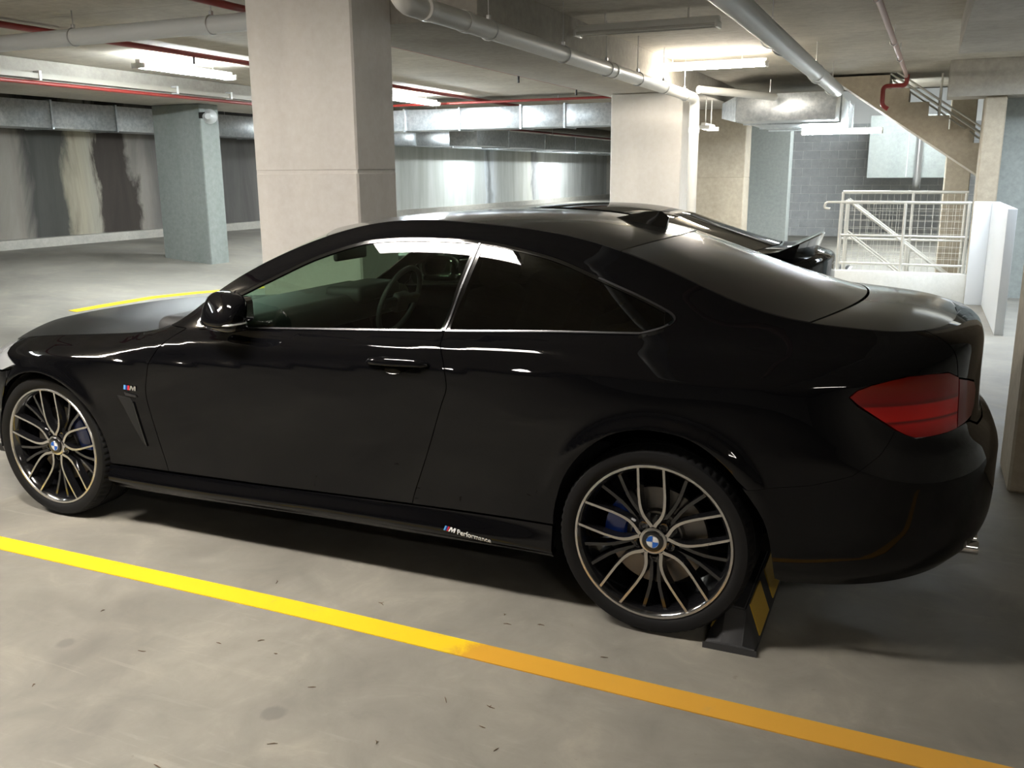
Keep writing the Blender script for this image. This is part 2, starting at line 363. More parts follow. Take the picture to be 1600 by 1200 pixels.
# ================================================================ lamps
def batten(L, label, on=True, housing=.16, down=True):
    x, y, z, ax, ln, wd, watt, col = L
    t = thing('batten_light', label, 'light', (x, y, z), 0 if ax == 'x' else math.pi/2, 'ceiling battens')
    bm = bmesh.new(); add_box(bm, -ln/2-.02, ln/2+.02, -.03, .03, .02, .075, .008); add_box(bm, -ln/2-.02, -ln/2+.0, -.085, .085, -.012, .04, .004); add_box(bm, ln/2, ln/2+.02, -.085, .085, -.012, .04, .004)
    tp = (2.150 if z < 2.1 else 2.48 if x > 3.7 and y < 5 else 3.5 if z > 3 else HC)-z-.001
    for sx in (-.3, .3): add_tube(bm, [(sx*ln, 0, .07), (sx*ln, 0, tp)], .008, 6)
    bobj('housing', bm, M_enam, t, 40)
    if wd > .25: box('reflector', (-ln/2-.02, ln/2+.02, -wd/2, wd/2, .012, .02), M_enam, t)
    for k in (-1, 1):
        tb = tube('tube', [(-ln/2, k*.055, .008), (ln/2, k*.055, .008)], .013, tube_mat(col, watt*2.2) if on else M_off, t, 10)
    if on:
        l = bpy.data.lights.new('batten_glow', 'AREA'); l.shape = 'RECTANGLE'; l.size = ln; l.size_y = wd; l.energy = watt*.6; l.color = col
        lo = link(bpy.data.objects.new('batten_glow', l), t); lo.location = (0, 0, -.014)
    return t
LBL = ['lit ceiling batten above the door side of the front coupe', 'unlit twin-tube ceiling batten above the row of pipes', 'glaring lit ceiling batten in front of the galvanised duct', 'bright ceiling batten left of the broad column', 'bright ceiling batten showing just right of the broad column', 'lit batten hanging under the galvanised duct by the block wall',
       'lit ceiling batten over the aisle at the front of the cars, out of frame', 'lit ceiling batten far down the aisle', 'farthest lit ceiling batten down the aisle', 'added dim fill batten behind the camera at right', 'lit ceiling batten beside the front wing of the near car, out of frame', 'added fill batten beyond the crossing duct, at the far end of the stained wall', 'added fill batten on the high ceiling before the block wall']
for L, s in zip(LAMPS, LBL): batten(L, s, L[6] > 0)
bt2 = batten((.78, 9.3, 2.10, 'y', .6, .16, 10, WARM), 'short warm batten glowing beside the downpipe elbow')
# bulb like glow at its end is the lamp itself
sky = bpy.data.lights.new('sky_fill', 'AREA'); sky.shape = 'RECTANGLE'; sky.size = 2.0; sky.size_y = 2.1; sky.energy = SKY_FILL; sky.color = DAY  # area light added above the unseen ceiling opening, stands in for daylight
so = link(bpy.data.objects.new('sky_fill', sky)); so.location = (4.95, 6.4, 3.35)
# ================================================================ pipes
def hanger(x, y, z, r, parent, m=M_steel, top=HC):
    bm = bmesh.new(); add_tube(bm, [(x, y, z+r), (x, y, top)], .004, 6)
    ring = [(x+(r+.004)*math.cos(a)*(0 if parent.get('ax') == 'x' else 1), y+(r+.004)*math.cos(a)*(1 if parent.get('ax') == 'x' else 0), z+(r+.004)*math.sin(a)) for a in [2*math.pi*j/16 for j in range(17)]]
    add_tube(bm, ring, .005, 6, cap=False); add_box(bm, x-.012, x+.012, y-.012, y+.012, z+r, z+r+.03, .003)
    return bobj('hanger', bm, m, parent)
def pipe(name, pts, r, m, label, cat='pipe', rad=None, coll=(), hang=(), ax='y', top=HC, n=18):
    P = bend(pts, rad) if rad else pts
    o = tube(name, P, r, m, None, n, 60); tag(o, label, cat); o['ax'] = ax
    for c in coll:
        a = Vector(c[:3]); d = Vector(c[3:6]); tube('coupling', [a-d*.03, a+d*.03], r+.006, m, o, n)
    for h in hang: hanger(h[0], h[1], h[2], r, o, top=top)
    del o['ax']; return o
Y_ = (0, 1, 0); X_ = (1, 0, 0); Z_ = (0, 0, 1)
px_ = 1.00
pipe('drain_pipe', [(px_-.02, .66, HB+.2), (px_-.02, .70, 2.40), (px_, 1.2, 2.40), (px_+.06, 7.2, 2.36), (px_+.06, 7.2, .02)], .058, M_pvc, 'white plastic drain pipe from elbow by the broad column to its downpipe', rad=.12,
     coll=[(px_, .95, 2.40, 0, 1, 0), (px_, 1.42, 2.40, 0, 1, 0), (px_+.06, 7.2, 2.0, 0, 0, 1), (px_+.03, 4.2, 2.38, 0, 1, 0)], hang=[(px_, 1.75, 2.396), (px_+.02, 3.0, 2.388), (px_+.03, 4.0, 2.38), (px_+.04, 4.9, 2.375), (px_+.05, 5.8, 2.37), (px_+.055, 6.7, 2.362)])
pipe('branch_pipe', [(px_+.10, 7.2, 2.45), (px_+.35, 7.6, 2.44), (px_+.75, 8.6, 2.44)], .045, M_pvc, 'short white branch pipe joining the downpipe near the duct')
pipe('grey_pipe', [(2.44, -3.0, 2.47), (2.52, 8.2, 2.46)], .075, M_gpipe, 'thick grey pipe running overhead right of the glaring batten', coll=[(2.47, 3.9, 2.47, 0, 1, 0), (2.49, 6.3, 2.46, 0, 1, 0)], hang=[(2.46, 3.4, 2.47), (2.50, 6.0, 2.46), (2.50, 7.8, 2.46)])
pipe('sprinkler_pipe', [(3.10, -2.0, 2.60), (3.26, 7.9, 2.60), (3.26, 8.36, 2.60)], .022, M_pink, 'thin faded pink sprinkler pipe overhead at right', hang=[(3.17, 2.9, 2.60), (3.21, 5.2, 2.60), (3.23, 6.5, 2.60)], n=12)
pipe('red_pipe', [(3.27, 8.4, 2.62), (3.27, 8.4, 2.50), (3.02, 8.4, 2.50), (3.02, 8.4, 2.28), (3.09, 8.4, 2.24)], .026, M_red, 'red looped pipe at the top of the concrete stair', rad=.05, n=12)
pipe('overhead_pipe', [(-8.99, 1.70, 2.56), (-.60, 1.70, 2.56)], .062, M_gpipe, 'pale grey pipe crossing to the broad column at upper left', ax='x', hang=[(-1.12, 1.70, 2.56), (-2.45, 1.70, 2.56), (-4.2, 1.70, 2.56)])
pipe('red_pipe', [(-.92, -3, 2.665), (-.92, 12, 2.665)], .026, M_red, 'red pipe at the very top left beside the broad column', n=12)
rp = pipe('red_pipe', [(-3.2, -3, 2.70), (-3.2, 12, 2.70)], .026, M_red, 'red sprinkler pipe passing above the pale grey overhead pipe', n=12, coll=[(-3.2, 5.4, 2.70, 0, 1, 0)])
for y in (3.8, 5.0, 7.5): tube('sprinkler_head', [(-3.2, y, 2.69), (-3.2, y, 2.61)], .012, M_satin, rp, 8)
pipe('red_pipe', [(-5.16, 1.80, 2.50), (-5.16, 33, 2.50)], .022, M_red, 'long red pipe along the foot of the pale tray at left', n=12)
ct = box('cable_tray', (-5.22, -5.14, 1.80, 33, 2.545, 2.60), M_tray); tag(ct, 'pale cable tray running along the beam edge above the long red pipe', 'cable tray')
for y in (3.6, 5.6, 6.6): box('tray_clip', (-5.225, -5.13, y, y+.03, 2.53, 2.625), M_white, ct)
rp = pipe('red_pipe', [(-.46, 1.92, 2.56), (-.46, 20, 2.56)], .022, M_red, 'dark red sprinkler pipe running from the broad column to the next', n=12)
for y in (5.6, 7.4): tube('sprinkler_head', [(-.46, y, 2.55), (-.46, y, 2.46)], .012, M_satin, rp, 8)
pipe('conduit', [(-.40, 1.92, 2.66), (-.40, 20, 2.66)], .014, M_gpipe, 'thin grey conduit above the dark red sprinkler pipe', n=8)
rp = pipe('red_pipe', [(-7.9, 4, 2.66), (-7.9, 30, 2.66)], .022, M_red, 'red pipe above the long duct on the left wall', n=12)
rp = pipe('red_pipe', [(-5.0, 9.95, 2.63), (-.8, 9.95, 2.63)], .020, M_red, 'red pipe just above the pale crossing duct', n=12, ax='x')
# ================================================================ ducts
def duct(name, b, label, axis, joints, m=M_galv):
    t = thing(name, label, 'duct', ((b[0]+b[1])/2, (b[2]+b[3])/2, b[4])); off = Vector(t.location)
    def put(o): o.location = -off; return o
    i = 0 if axis == 'x' else 2; cuts = [b[i]]+list(joints)+[b[i+1]]
    for a, c in zip(cuts, cuts[1:]):
        q = list(b); q[i] = a+.008; q[i+1] = c-.008; put(box('duct_section', q, m, t, .006))
        q = list(b); q[i] = c-.016; q[i+1] = c+.016; q = [q[0]-(0 if axis == 'x' else .018), q[1]+(0 if axis == 'x' else .018), q[2]-(0 if axis == 'y' else .018), q[3]+(0 if axis == 'y' else .018), q[4]-.018, q[5]+.018]
        put(box('flange', q, m, t))
    return t
duct('air_duct', (-8.75, -8.2, 3.0, 33, 2.22, 2.60), 'long galvanised air duct along the stained left wall', 'y', [4.2, 5.4, 6.3, 7.5, 9, 11, 13, 15, 17, 19, 22, 25, 29])
duct('air_duct', (-5.1, -.9, 10.3, 10.8, 2.24, 2.58), 'pale galvanised duct crossing between broad column and next column', 'x', [-4.6, -3.55, -2.45, -1.7])
duct('air_duct', (-4.9, -4.3, 12.5, 33, 2.05, 2.36), 'lower galvanised duct running away beyond the crossing duct', 'y', [14, 16, 18, 21, 24, 27])
duct('air_duct', (1.22, 2.46, 8.9, 11.9, 2.17, 2.51), 'brightly lit galvanised duct end under the ceiling at centre right', 'y', [9.6, 11.0])
for du_ in [o for o in C.objects if o.name.startswith('air_duct')]:
    ch = list(du_.children); x0 = du_.location
    for k, q in enumerate((-.25, .25)):
        bb = [c for c in ch if c.name.startswith('duct_section')]
        xs2 = [v.co.x for c in bb for v in c.data.vertices]; ys2 = [v.co.y for c in bb for v in c.data.vertices]; zt_ = max(v.co.z for c in bb for v in c.data.vertices)
        lx = min(xs2)+(.5+q)*(max(xs2)-min(xs2)); ly = min(ys2)+(.5+q)*(max(ys2)-min(ys2))
        h_ = tube('hanger_rod', [(lx, ly, zt_-.01), (lx, ly, HC+.002)], .007, M_steel, du_, 6); h_.location = -Vector(x0)
d_ = thing('duct_transition', 'tapered duct piece left of the brightly lit duct end', 'duct', (1.0, 9.5, 2.15))
o = mobj('taper', [(1.2, 9.0, 2.17), (1.2, 9.0, 2.5), (.9, 9.6, 2.25), (.9, 9.6, 2.45), (1.2, 10.2, 2.17), (1.2, 10.2, 2.5), (.9, 10.2, 2.25), (.9, 10.2, 2.45)], [(0, 1, 3, 2), (2, 3, 7, 6), (0, 2, 6, 4), (1, 5, 7, 3), (4, 6, 7, 5), (0, 4, 5, 1)], M_galv, d_); o.location = -Vector(d_.location)
# bulkhead and pipe on the block wall
bk = box('bulkhead', (2.47, 3.98, 17.0, 19.55, 1.38, 2.62), M_colg, None, .01); tag(bk, 'pale concrete bulkhead boxed on to the block wall', 'bulkhead')
pipe('steel_pipe', [(3.43, 16.925, 2.60), (3.43, 16.925, 1.28), (3.43, 17.2, 1.18)], .075, M_steel, 'vertical steel pipe on the pale concrete bulkhead', rad=.08)
pipe('conduit', [(3.22, 16.986, 2.45), (3.22, 16.986, 1.39)], .015, M_gpipe, 'thin conduit left of the vertical steel pipe', n=8)
# speaker on the far column
sp = thing('horn_speaker', 'small grey round horn fixed at the top of the far left column', 'speaker', (-5.55, 6.62, 2.32))
bm = bmesh.new(); lathe(bm, [(-.10, .0001), (-.10, .04), (-.02, .055), (.02, .10), (.03, .10), (.02, .09), (-.03, .03), (-.03, .0001)], 24, axis='y'); h = bobj('horn', bm, M_gpipe, sp, 40); h.rotation_euler.z = .5
box('bracket', (-.16, -.05, -.03, .03, -.02, .06), M_black, sp)
# ================================================================ stair void at the right
pw_ = box('parapet', (2.44, 4.10, 8.20, 8.36, 0, .34), M_whitew, None, .006); tag(pw_, 'low pale parapet under the mesh railing', 'parapet wall')
sw_ = thing('balustrade_wall', 'bright white L-shaped balustrade wall right of the mesh railing', 'wall', (4.2, 7.2, 0))
M_bal = mat('white_sheet', (.78, .81, .84), .6)
o = box('wall_panel', (4.10, 4.28, 8.12, 8.2, 0, 1.18), M_bal, sw_, .004); o.location = (-4.2, -7.2, 0)
o = box('wall_panel', (4.28, 4.36, 5.98, 8.2, 0, 1.18), M_bal, sw_, .004); o.location = (-4.2, -7.2, 0)
def railing(y, x0, x1, z0, z1, posts, label, hook=False):
    t = thing('mesh_railing', label, 'railing', (x0, y, z0)); sub = Vector((x0, y, z0))
    def T(name, pts, r, n=8): return tube(name, [Vector(p)-sub for p in pts], r, M_rail, t, n)
    T('top_rail', [(x0, y, z1), (x1, y, z1)], .019); T('mid_rail', [(x0, y, z0+(z1-z0)*.52), (x1, y, z0+(z1-z0)*.52)], .014); T('bottom_rail', [(x0, y, z0+.09), (x1, y, z0+.09)], .014)
    for x in posts: T('post', [(x, y, z0), (x, y, z1)], .018)
    bm = bmesh.new(); k = int((x1-x0)/.075)
    for i in range(1, k): add_tube(bm, [Vector((x0+(x1-x0)*i/k, y, z0+.09))-sub, Vector((x0+(x1-x0)*i/k, y, z1))-sub], .0021, 4, cap=False)
    for i in range(1, 10): add_tube(bm, [Vector((x0, y, z0+.09+(z1-z0-.09)*i/10))-sub, Vector((x1, y, z0+.09+(z1-z0-.09)*i/10))-sub], .0021, 4, cap=False)
    o = bobj('wire_mesh', bm, M_rail, t); tag(o, kind='stuff')
    if hook: T('rail_end', bend([(x0, y, z1), (x0-.18, y, z1), (x0-.20, y, z1-.07), (x0-.13, y, z1-.08)], .03), .015)
    return t
railing(8.27, 2.66, 4.08, .34, 1.16, [2.66, 3.38, 4.06], 'galvanised mesh railing on the low pale parapet', True)
railing(9.25, 2.60, 4.08, .0, 1.26, [2.60, 3.45, 4.06], 'second mesh railing on the far side of the stair void')
for dy, lb in ((8.62, 'nearer sloping stair handrail in the void'), (8.95, 'farther sloping stair handrail in the void')):
    t = thing('stair_handrail', lb, 'handrail', (2.75, dy, 0)); a = Vector((2.75, dy, 0))
    tube('top_rail', [Vector((2.70, dy, 1.18))-a, Vector((4.05, dy, .17))-a], .017, M_rail, t, 8); tube('mid_rail', [Vector((2.70, dy, .78))-a, Vector((3.75, dy, -.01))-a], .012, M_rail, t, 8)
    for x in (2.70, 3.42): tube('post', [Vector((x, dy, 1.18-.75*(x-2.7)))-a, Vector((x, dy, .02 if x > 3 else 0.0))-a], .015, M_rail, t, 8)
# descending concrete stair above
st = thing('concrete_stair', 'tan concrete stair flight descending to the right under the ceiling', 'stairs', (3.3, 9.9, 1.5)); a = Vector(st.location)
bm = bmesh.new(); under = lambda x: 2.70-(x-2.35)*.678; cuts = [4.27, 4.025, 3.78, 3.535, 3.29, 3.045, 2.35]; z = 1.86
for i in range(6):      # each step is one prism down to the sloping soffit
    xa, xb = cuts[i+1], cuts[i]; vs = []
    for y in (9.45, 10.55):
        vs.append([bm.verts.new(Vector((x_, y, z_))-a) for x_, z_ in ((xa, under(xa)), (xb, under(xb)), (xb, z), (xa, z))])
    for j in range(4): bm.faces.new((vs[0][j], vs[0][(j+1) % 4], vs[1][(j+1) % 4], vs[1][j]))
    bm.faces.new(vs[0]); bm.faces.new(vs[1]); z = min(z+.172, 2.749)
bobj('stair_flight', bm, M_brown, st)
for y in (9.52, 10.5):
    tube('handrail', [Vector((3.05, y, 2.74))-a, Vector((4.3, y, 1.87+.0))-a], .012, M_rail, st, 8); tube('handrail', [Vector((3.12, y, 2.76))-a, Vector((4.32, y, 1.94))-a], .012, M_rail, st, 8)
    tube('post', [Vector((3.66, y, 2.2))-a, Vector((3.66, y, 2.72))-a], .013, M_rail, st, 8)
# louvred steel screen right of the slim column
wl = box('wall_stair', (4.345, 7.2, 8.95, 9.05, 0, HC), M_colg); tag(wl, kind='structure')
lv = thing('steel_screen', 'steel barred screen on the bluish wall at upper right', 'screen', (5.0, 8.93, 1.3))
for i in range(3): box('bar', (-.28+.26*i, -.25+.26*i, -.03, .01, 0, 1.2), M_steel, lv)
for z in (.1, .6, 1.1): box('cross_bar', (-.30, .30, -.02, .0, z, z+.03), M_steel, lv)
# drain grate
dg = thing('drain_grate', 'slotted floor grate beyond the second black car', 'grate', (2.25, 11.8, 0))
for i in range(7): box('bar', (-.33+.1*i, -.28+.1*i, -.45, .45, .002, .02), M_satin, dg)
box('frame', (-.36, .36, -.5, .5, .0005, .004), M_white, dg)
# ================================================================ body surface of the coupe (car axes: x rearwards from the front axle, near side y < 0)
def spl(x, y, q):
    """natural cubic spline through (x, y[,k]) sampled at q"""
    x = np.asarray(x, float); y = np.asarray(y, float); q = np.asarray(q, float)
    n = len(x); h = np.diff(x); A = np.zeros((n, n)); A[0, 0] = A[-1, -1] = 1
    sh = (n,)+y.shape[1:]; b = np.zeros(sh)
    for i in range(1, n-1):
        A[i, i-1] = h[i-1]; A[i, i] = 2*(h[i-1]+h[i]); A[i, i+1] = h[i]
        b[i] = 6*((y[i+1]-y[i])/h[i]-(y[i]-y[i-1])/h[i-1])
    m = np.linalg.solve(A, b.reshape(n, -1)).reshape(sh)
    qc = np.clip(q, x[0], x[-1]); i = np.clip(np.searchsorted(x, qc)-1, 0, n-2)
    e = lambda a: a.reshape(a.shape+(1,)*(y.ndim-1))
    H = e(h[i]); a = e(x[i+1]-qc)/H; c = e(qc-x[i])/H
    return a*y[i]+c*y[i+1]+((a**3-a)*m[i]+(c**3-c)*m[i+1])*H*H/6
OUT = [(-.770, 0), (-.758, .20), (-.722, .40), (-.655, .58), (-.55, .72), (-.40, .82), (-.22, .873), (0, .897), (.4, .905), (.9, .908), (1.5, .909),
       (2.1, .910), (2.81, .912), (3.05, .910), (3.25, .898), (3.43, .861), (3.585, .790), (3.70, .682), (3.785, .530), (3.842, .31), (3.862, 0)]
O = np.array(OUT); mir = lambda p: p*[1, -1]
Oe = np.vstack([mir(O[3:0:-1]), O, mir(O[-2:-5:-1])])
cu = np.concatenate([[0], np.cumsum(np.hypot(*np.diff(Oe, axis=0).T))]); i281 = 3+[p[0] for p in OUT].index(2.81)
cu += 2.81-cu[i281]; U0, U1 = cu[3], cu[3+len(OUT)-1]
_uu = np.linspace(U0-.3, U1+.3, 3000); _B = spl(cu, Oe, _uu)
_T = np.gradient(_B, axis=0); _T /= np.linalg.norm(_T, axis=1)[:, None]; _N = np.stack([-_T[:, 1], _T[:, 0]], 1)
_N *= np.sign((_N*np.stack([_B[:, 0]-1.5, _B[:, 1]], 1)).sum(1))[:, None]
def Bf(u): return np.stack([np.interp(u, _uu, _B[:, 0]), np.interp(u, _uu, _B[:, 1])], 1), np.stack([np.interp(u, _uu, _N[:, 0]), np.interp(u, _uu, _N[:, 1])], 1)
_s = (_uu > U0) & (_uu < U1)
def u_of_x(x): return float(np.interp(x, _B[_s, 0], _uu[_s]))
# stations: (x, [(z, half width)] * 13) in the straight part ; ('u', x on outline, [(z, inset)])
YS = [
 ('e', None, [(.20, .05), (.24, .02), (.30, .005), (.40, 0), (.48, .0), (.54, .012), (.60, .02), (.645, .025), (.675, .04), (.69, .055), (.70, .065), (.706, .075), (.712, .085)]),
 ('e', -.655, [(.19, .05), (.22, .02), (.28, .005), (.38, 0), (.47, .0), (.54, .008), (.61, .015), (.66, .025), (.695, .045), (.715, .07), (.725, .09), (.732, .105), (.738, .12)]),
 ('e', -.40, [(.18, .05), (.22, .02), (.28, .005), (.38, 0), (.48, 0), (.57, .003), (.65, .012), (.70, .028), (.74, .058), (.762, .09), (.772, .11), (.779, .126), (.785, .142)]),
 ('y', 0.0, [(.20, .865), (.24, .89), (.30, .893), (.42, .896), (.55, .897), (.64, .896), (.715, .888), (.755, .872), (.785, .838), (.803, .80), (.813, .78), (.822, .765), (.830, .750)]),
 ('y', .40, [(.195, .862), (.235, .893), (.297, .872), (.42, .882), (.56, .890), (.67, .894), (.762, .892), (.770, .8875), (.815, .850), (.837, .805), (.847, .782), (.856, .765), (.864, .750)]),
 ('y', .70, [(.195, .862), (.237, .894), (.298, .866), (.42, .875), (.58, .887), (.69, .892), (.778, .894), (.786, .8895), (.852, .862), (.890, .805), (.908, .782), (.922, .762), (.935, .744)]),
 ('y', .90, [(.198, .862), (.240, .894), (.302, .866), (.42, .873), (.59, .887), (.70, .893), (.789, .896), (.797, .8915), (.875, .862), (.925, .802), (.965, .782), (1.015, .757), (1.062, .728)]),
 ('y', 1.20, [(.205, .862), (.245, .894), (.309, .867), (.42, .873), (.60, .888), (.715, .895), (.810, .898), (.817, .8945), (.898, .862), (.937, .80), (1.04, .762), (1.150, .715), (1.225, .655)]),
 ('y', 1.60, [(.211, .862), (.253, .894), (.318, .868), (.42, .874), (.61, .890), (.725, .898), (.834, .900), (.841, .8965), (.918, .864), (.956, .80), (1.125, .742), (1.285, .672), (1.348, .575)]),
 ('y', 2.05, [(.213, .863), (.250, .893), (.330, .870), (.43, .876), (.61, .892), (.73, .897), (.860, .902), (.867, .8978), (.941, .862), (.980, .796), (1.14, .738), (1.297, .668), (1.352, .560)]),
 ('y', 2.40, [(.216, .868), (.245, .892), (.337, .880), (.44, .886), (.61, .898), (.73, .903), (.879, .903), (.886, .8988), (.959, .857), (1.000, .788), (1.12, .740), (1.240, .680), (1.312, .558)]),
 ('y', 2.81, [(.22, .88), (.26, .900), (.35, .906), (.48, .911), (.64, .914), (.76, .913), (.888, .903), (.895, .8988), (.958, .850), (1.015, .775), (1.070, .735), (1.130, .680), (1.190, .600)]),
 ('y', 3.05, [(.25, .87), (.30, .895), (.36, .905), (.48, .910), (.64, .911), (.76, .907), (.888, .896), (.895, .892), (.960, .838), (1.005, .760), (1.033, .718), (1.062, .670), (1.100, .620)]),
 ('e', 3.25, [(.255, .05), (.30, .02), (.36, .006), (.46, 0), (.62, 0), (.74, .008), (.870, .022), (.908, .033), (.958, .075), (.995, .142), (1.018, .19), (1.040, .235), (1.062, .275)]),
 ('e', 3.43, [(.26, .055), (.31, .02), (.37, .004), (.46, 0), (.60, 0), (.71, .010), (.845, .034), (.905, .042), (.955, .078), (.988, .135), (1.010, .18), (1.030, .225), (1.048, .262)]),
 ('e', 3.60, [(.27, .06), (.32, .022), (.38, .004), (.46, 0), (.59, 0), (.68, .014), (.78, .052), (.89, .060), (.955, .085), (.985, .122), (1.006, .16), (1.023, .20), (1.040, .235)]),
 ('e', 3.785, [(.285, .06), (.33, .022), (.39, .004), (.46, 0), (.59, 0), (.66, .018), (.74, .066), (.87, .074), (.955, .082), (.990, .095), (1.010, .118), (1.025, .150), (1.036, .190)]),
 ('e', None, [(.30, .06), (.34, .022), (.39, .004), (.46, 0), (.59, 0), (.65, .02), (.72, .074), (.86, .080), (.955, .080), (.992, .086), (1.014, .105), (1.029, .135), (1.040, .175)]),
]
NL = 13; su, tz, te = [], [], []
for i, (k, x, L) in enumerate(YS):
    u = (U0 if i == 0 else U1) if x is None else u_of_x(x)
    b, n_ = Bf(np.array([u])); su.append(u)
    tz.append([a for a, _ in L]); te.append([(b[0, 1]-c)/max(.9, abs(n_[0, 1])) if k == 'y' else c for _, c in L])
su = np.array(su); tz = np.array(tz); te = np.array(te)
for k in (1, 2):   # mirror the ends so that the surface is smooth across the centre line
    tz = np.vstack([tz[2*k-1:2*k], tz]); te = np.vstack([te[2*k-1:2*k], te]); su = np.insert(su, 0, 2*U0-su[2*k-1])
m_ = len(su)
for k in (1, 2):
    j = m_-1-k; tz = np.vstack([tz, tz[j:j+1]]); te = np.vstack([te, te[j:j+1]]); su = np.append(su, 2*U1-su[j])
def S(u, z):
    """point on the near body side for perimeter parameter u and height z"""
    u = np.atleast_1d(np.asarray(u, float)); z = np.atleast_1d(np.asarray(z, float))
    Z = spl(su, tz, u); E_ = spl(su, te, u)
    d = np.diff(E_, axis=1)/np.diff(Z, axis=1); h = np.diff(Z, axis=1)
    mm = np.empty_like(Z); w1 = 2*h[:, 1:]+h[:, :-1]; w2 = h[:, 1:]+2*h[:, :-1]; pr = d[:, :-1]*d[:, 1:]
    mm[:, 1:-1] = np.where(pr > 0, (w1+w2)/(w1/np.where(d[:, :-1] == 0, 1e-9, d[:, :-1])+w2/np.where(d[:, 1:] == 0, 1e-9, d[:, 1:])), 0); mm[:, 0] = d[:, 0]; mm[:, -1] = d[:, -1]; k_ = np.clip((Z[:, 11]-1.0)/.1, 0, 1); mm[:, 11] = mm[:, 11]*(1-k_)+k_*1.15*d[:, 10]
    i = np.clip((Z[:, 1:-1] <= z[:, None]).sum(1), 0, NL-2); r = np.arange(len(u))
    H = h[r, i]; t = (z-Z[r, i])/H
    # linear extrapolation outside the table
    tc = np.clip(t, 0, 1); h00 = 2*tc**3-3*tc**2+1; h10 = tc**3-2*tc**2+tc; h01 = -2*tc**3+3*tc**2; h11 = tc**3-tc**2
    e = h00*E_[r, i]+h10*H*mm[r, i]+h01*E_[r, i+1]+h11*H*mm[r, i+1]
    e += np.where(t > 1, (t-1)*H*mm[r, i+1], 0)+np.where(t < 0, t*H*mm[r, i], 0)
    for cx, A0, w_ in ((2.82, .017, .029), (0.0, .012, .032)):   # wheel arch flares
        q = np.hypot(u-cx, (z-.325)*(1.0 if cx else 1.02)); an = np.degrees(np.arctan2(z-.325, u-cx))
        e -= A0*np.exp(-((q-(.405 if cx else .375))/w_)**2)*np.clip((an-15)/40, 0, 1)*np.clip((165-an)/40, 0, 1)
    b, n = Bf(u); p = b-n*e[:, None]
    return np.stack([p[:, 0], -p[:, 1], z], 1)
def ztop(u): return spl(su, tz[:, -1], np.atleast_1d(u))
def zlev(k, u): return spl(su, tz[:, k], np.atleast_1d(u))
def SN(u, z):
    e = 1.5e-3; p = S(u, z); a = S(u+e, z)-S(u-e, z); b = S(u, z+e)-S(u, z-e); n = np.cross(a, b)
    n /= np.linalg.norm(n, axis=1)[:, None]; s = np.sign((n*(p-[1.5, 0, .7])).sum(1)); return p, n*np.where(s == 0, 1, s)[:, None]
def SG(u, z):
    """side glass: one gentle curve from the belt to the roof rail"""
    u = np.atleast_1d(np.asarray(u, float)); z = np.atleast_1d(np.asarray(z, float)); Z = spl(su, tz, u)[:, [9, 10, 11]]
    P3 = [S(u, Z[:, k])[:, 1] for k in range(3)]; a, b, c = Z.T
    y = P3[0]*(z-b)*(z-c)/((a-b)*(a-c))+P3[1]*(z-a)*(z-c)/((b-a)*(b-c))+P3[2]*(z-a)*(z-b)/((c-a)*(c-b))
    p = S(u, z); p[:, 1] = y; return p
def SNG(u, z):
    e = 3e-3; p = SG(u, z); n = np.cross(SG(u+e, z)-SG(u-e, z), SG(u, z+e)-SG(u, z-e)); n /= np.linalg.norm(n, axis=1)[:, None]
    return p, n*np.sign(-n[:, 1])[:, None]
def px(x, z=None):  # polygon corner given in side-view x
    return (u_of_x(x), z)
def P_(pts): return [(u_of_x(x), z) for x, z in pts]
def densify(poly, st=.018, closed=True):
    out = []; n = len(poly)
    for i in range(n if closed else n-1):
        a = np.array(poly[i], float); b = np.array(poly[(i+1) % n], float); k = max(1, int(math.ceil(np.linalg.norm(b-a)/st)))
        out += [tuple(a+(b-a)*j/k) for j in range(k)]
    if not closed: out.append(tuple(poly[-1]))
    return out
def smooth_line(pts, n=8):
    """Catmull-Rom through points"""
    P = [np.array(p, float) for p in pts]; P = [2*P[0]-P[1]]+P+[2*P[-1]-P[-2]]; out = []
    for a, b, c, d in zip(P, P[1:], P[2:], P[3:]):
        for i in range(n):
            t = i/n; out.append(tuple(.5*((2*b)+(c-a)*t+(2*a-5*b+4*c-d)*t*t+(-a+3*b-3*c+d)*t**3)))
    out.append(tuple(P[-2])); return out
def shrink(poly, g):
    P = np.array(poly); A = np.roll(P, 1, 0); B = np.roll(P, -1, 0); ar = .5*np.sum(P[:, 0]*B[:, 1]-B[:, 0]*P[:, 1]); s = 1 if ar > 0 else -1
    d1 = P-A; d2 = B-P; d1 /= np.linalg.norm(d1, axis=1)[:, None]+1e-12; d2 /= np.linalg.norm(d2, axis=1)[:, None]+1e-12
    n1 = np.stack([-d1[:, 1], d1[:, 0]], 1)*s; n2 = np.stack([-d2[:, 1], d2[:, 0]], 1)*s; n = n1+n2; L = np.linalg.norm(n, axis=1)[:, None]
    n = n/np.maximum(L, .5); n /= np.maximum(.6, (n*n1).sum(1))[:, None]
    return P+n*g
def inside(q, poly):
    x, y = q[:, 0], q[:, 1]; r = np.zeros(len(q), bool); dm = np.full(len(q), 9.)
    n = len(poly)
    for i in range(n):
        x1, y1 = poly[i]; x2, y2 = poly[(i+1) % n]
        if y1 != y2:
            c = ((y1 > y) != (y2 > y)) & (x < (x2-x1)*(y-y1)/(y2-y1)+x1); r ^= c
        l2 = (x2-x1)**2+(y2-y1)**2+1e-15; t = np.clip(((x-x1)*(x2-x1)+(y-y1)*(y2-y1))/l2, 0, 1)
        dm = np.minimum(dm, np.hypot(x-x1-t*(x2-x1), y-y1-t*(y2-y1)))
    return r, dm
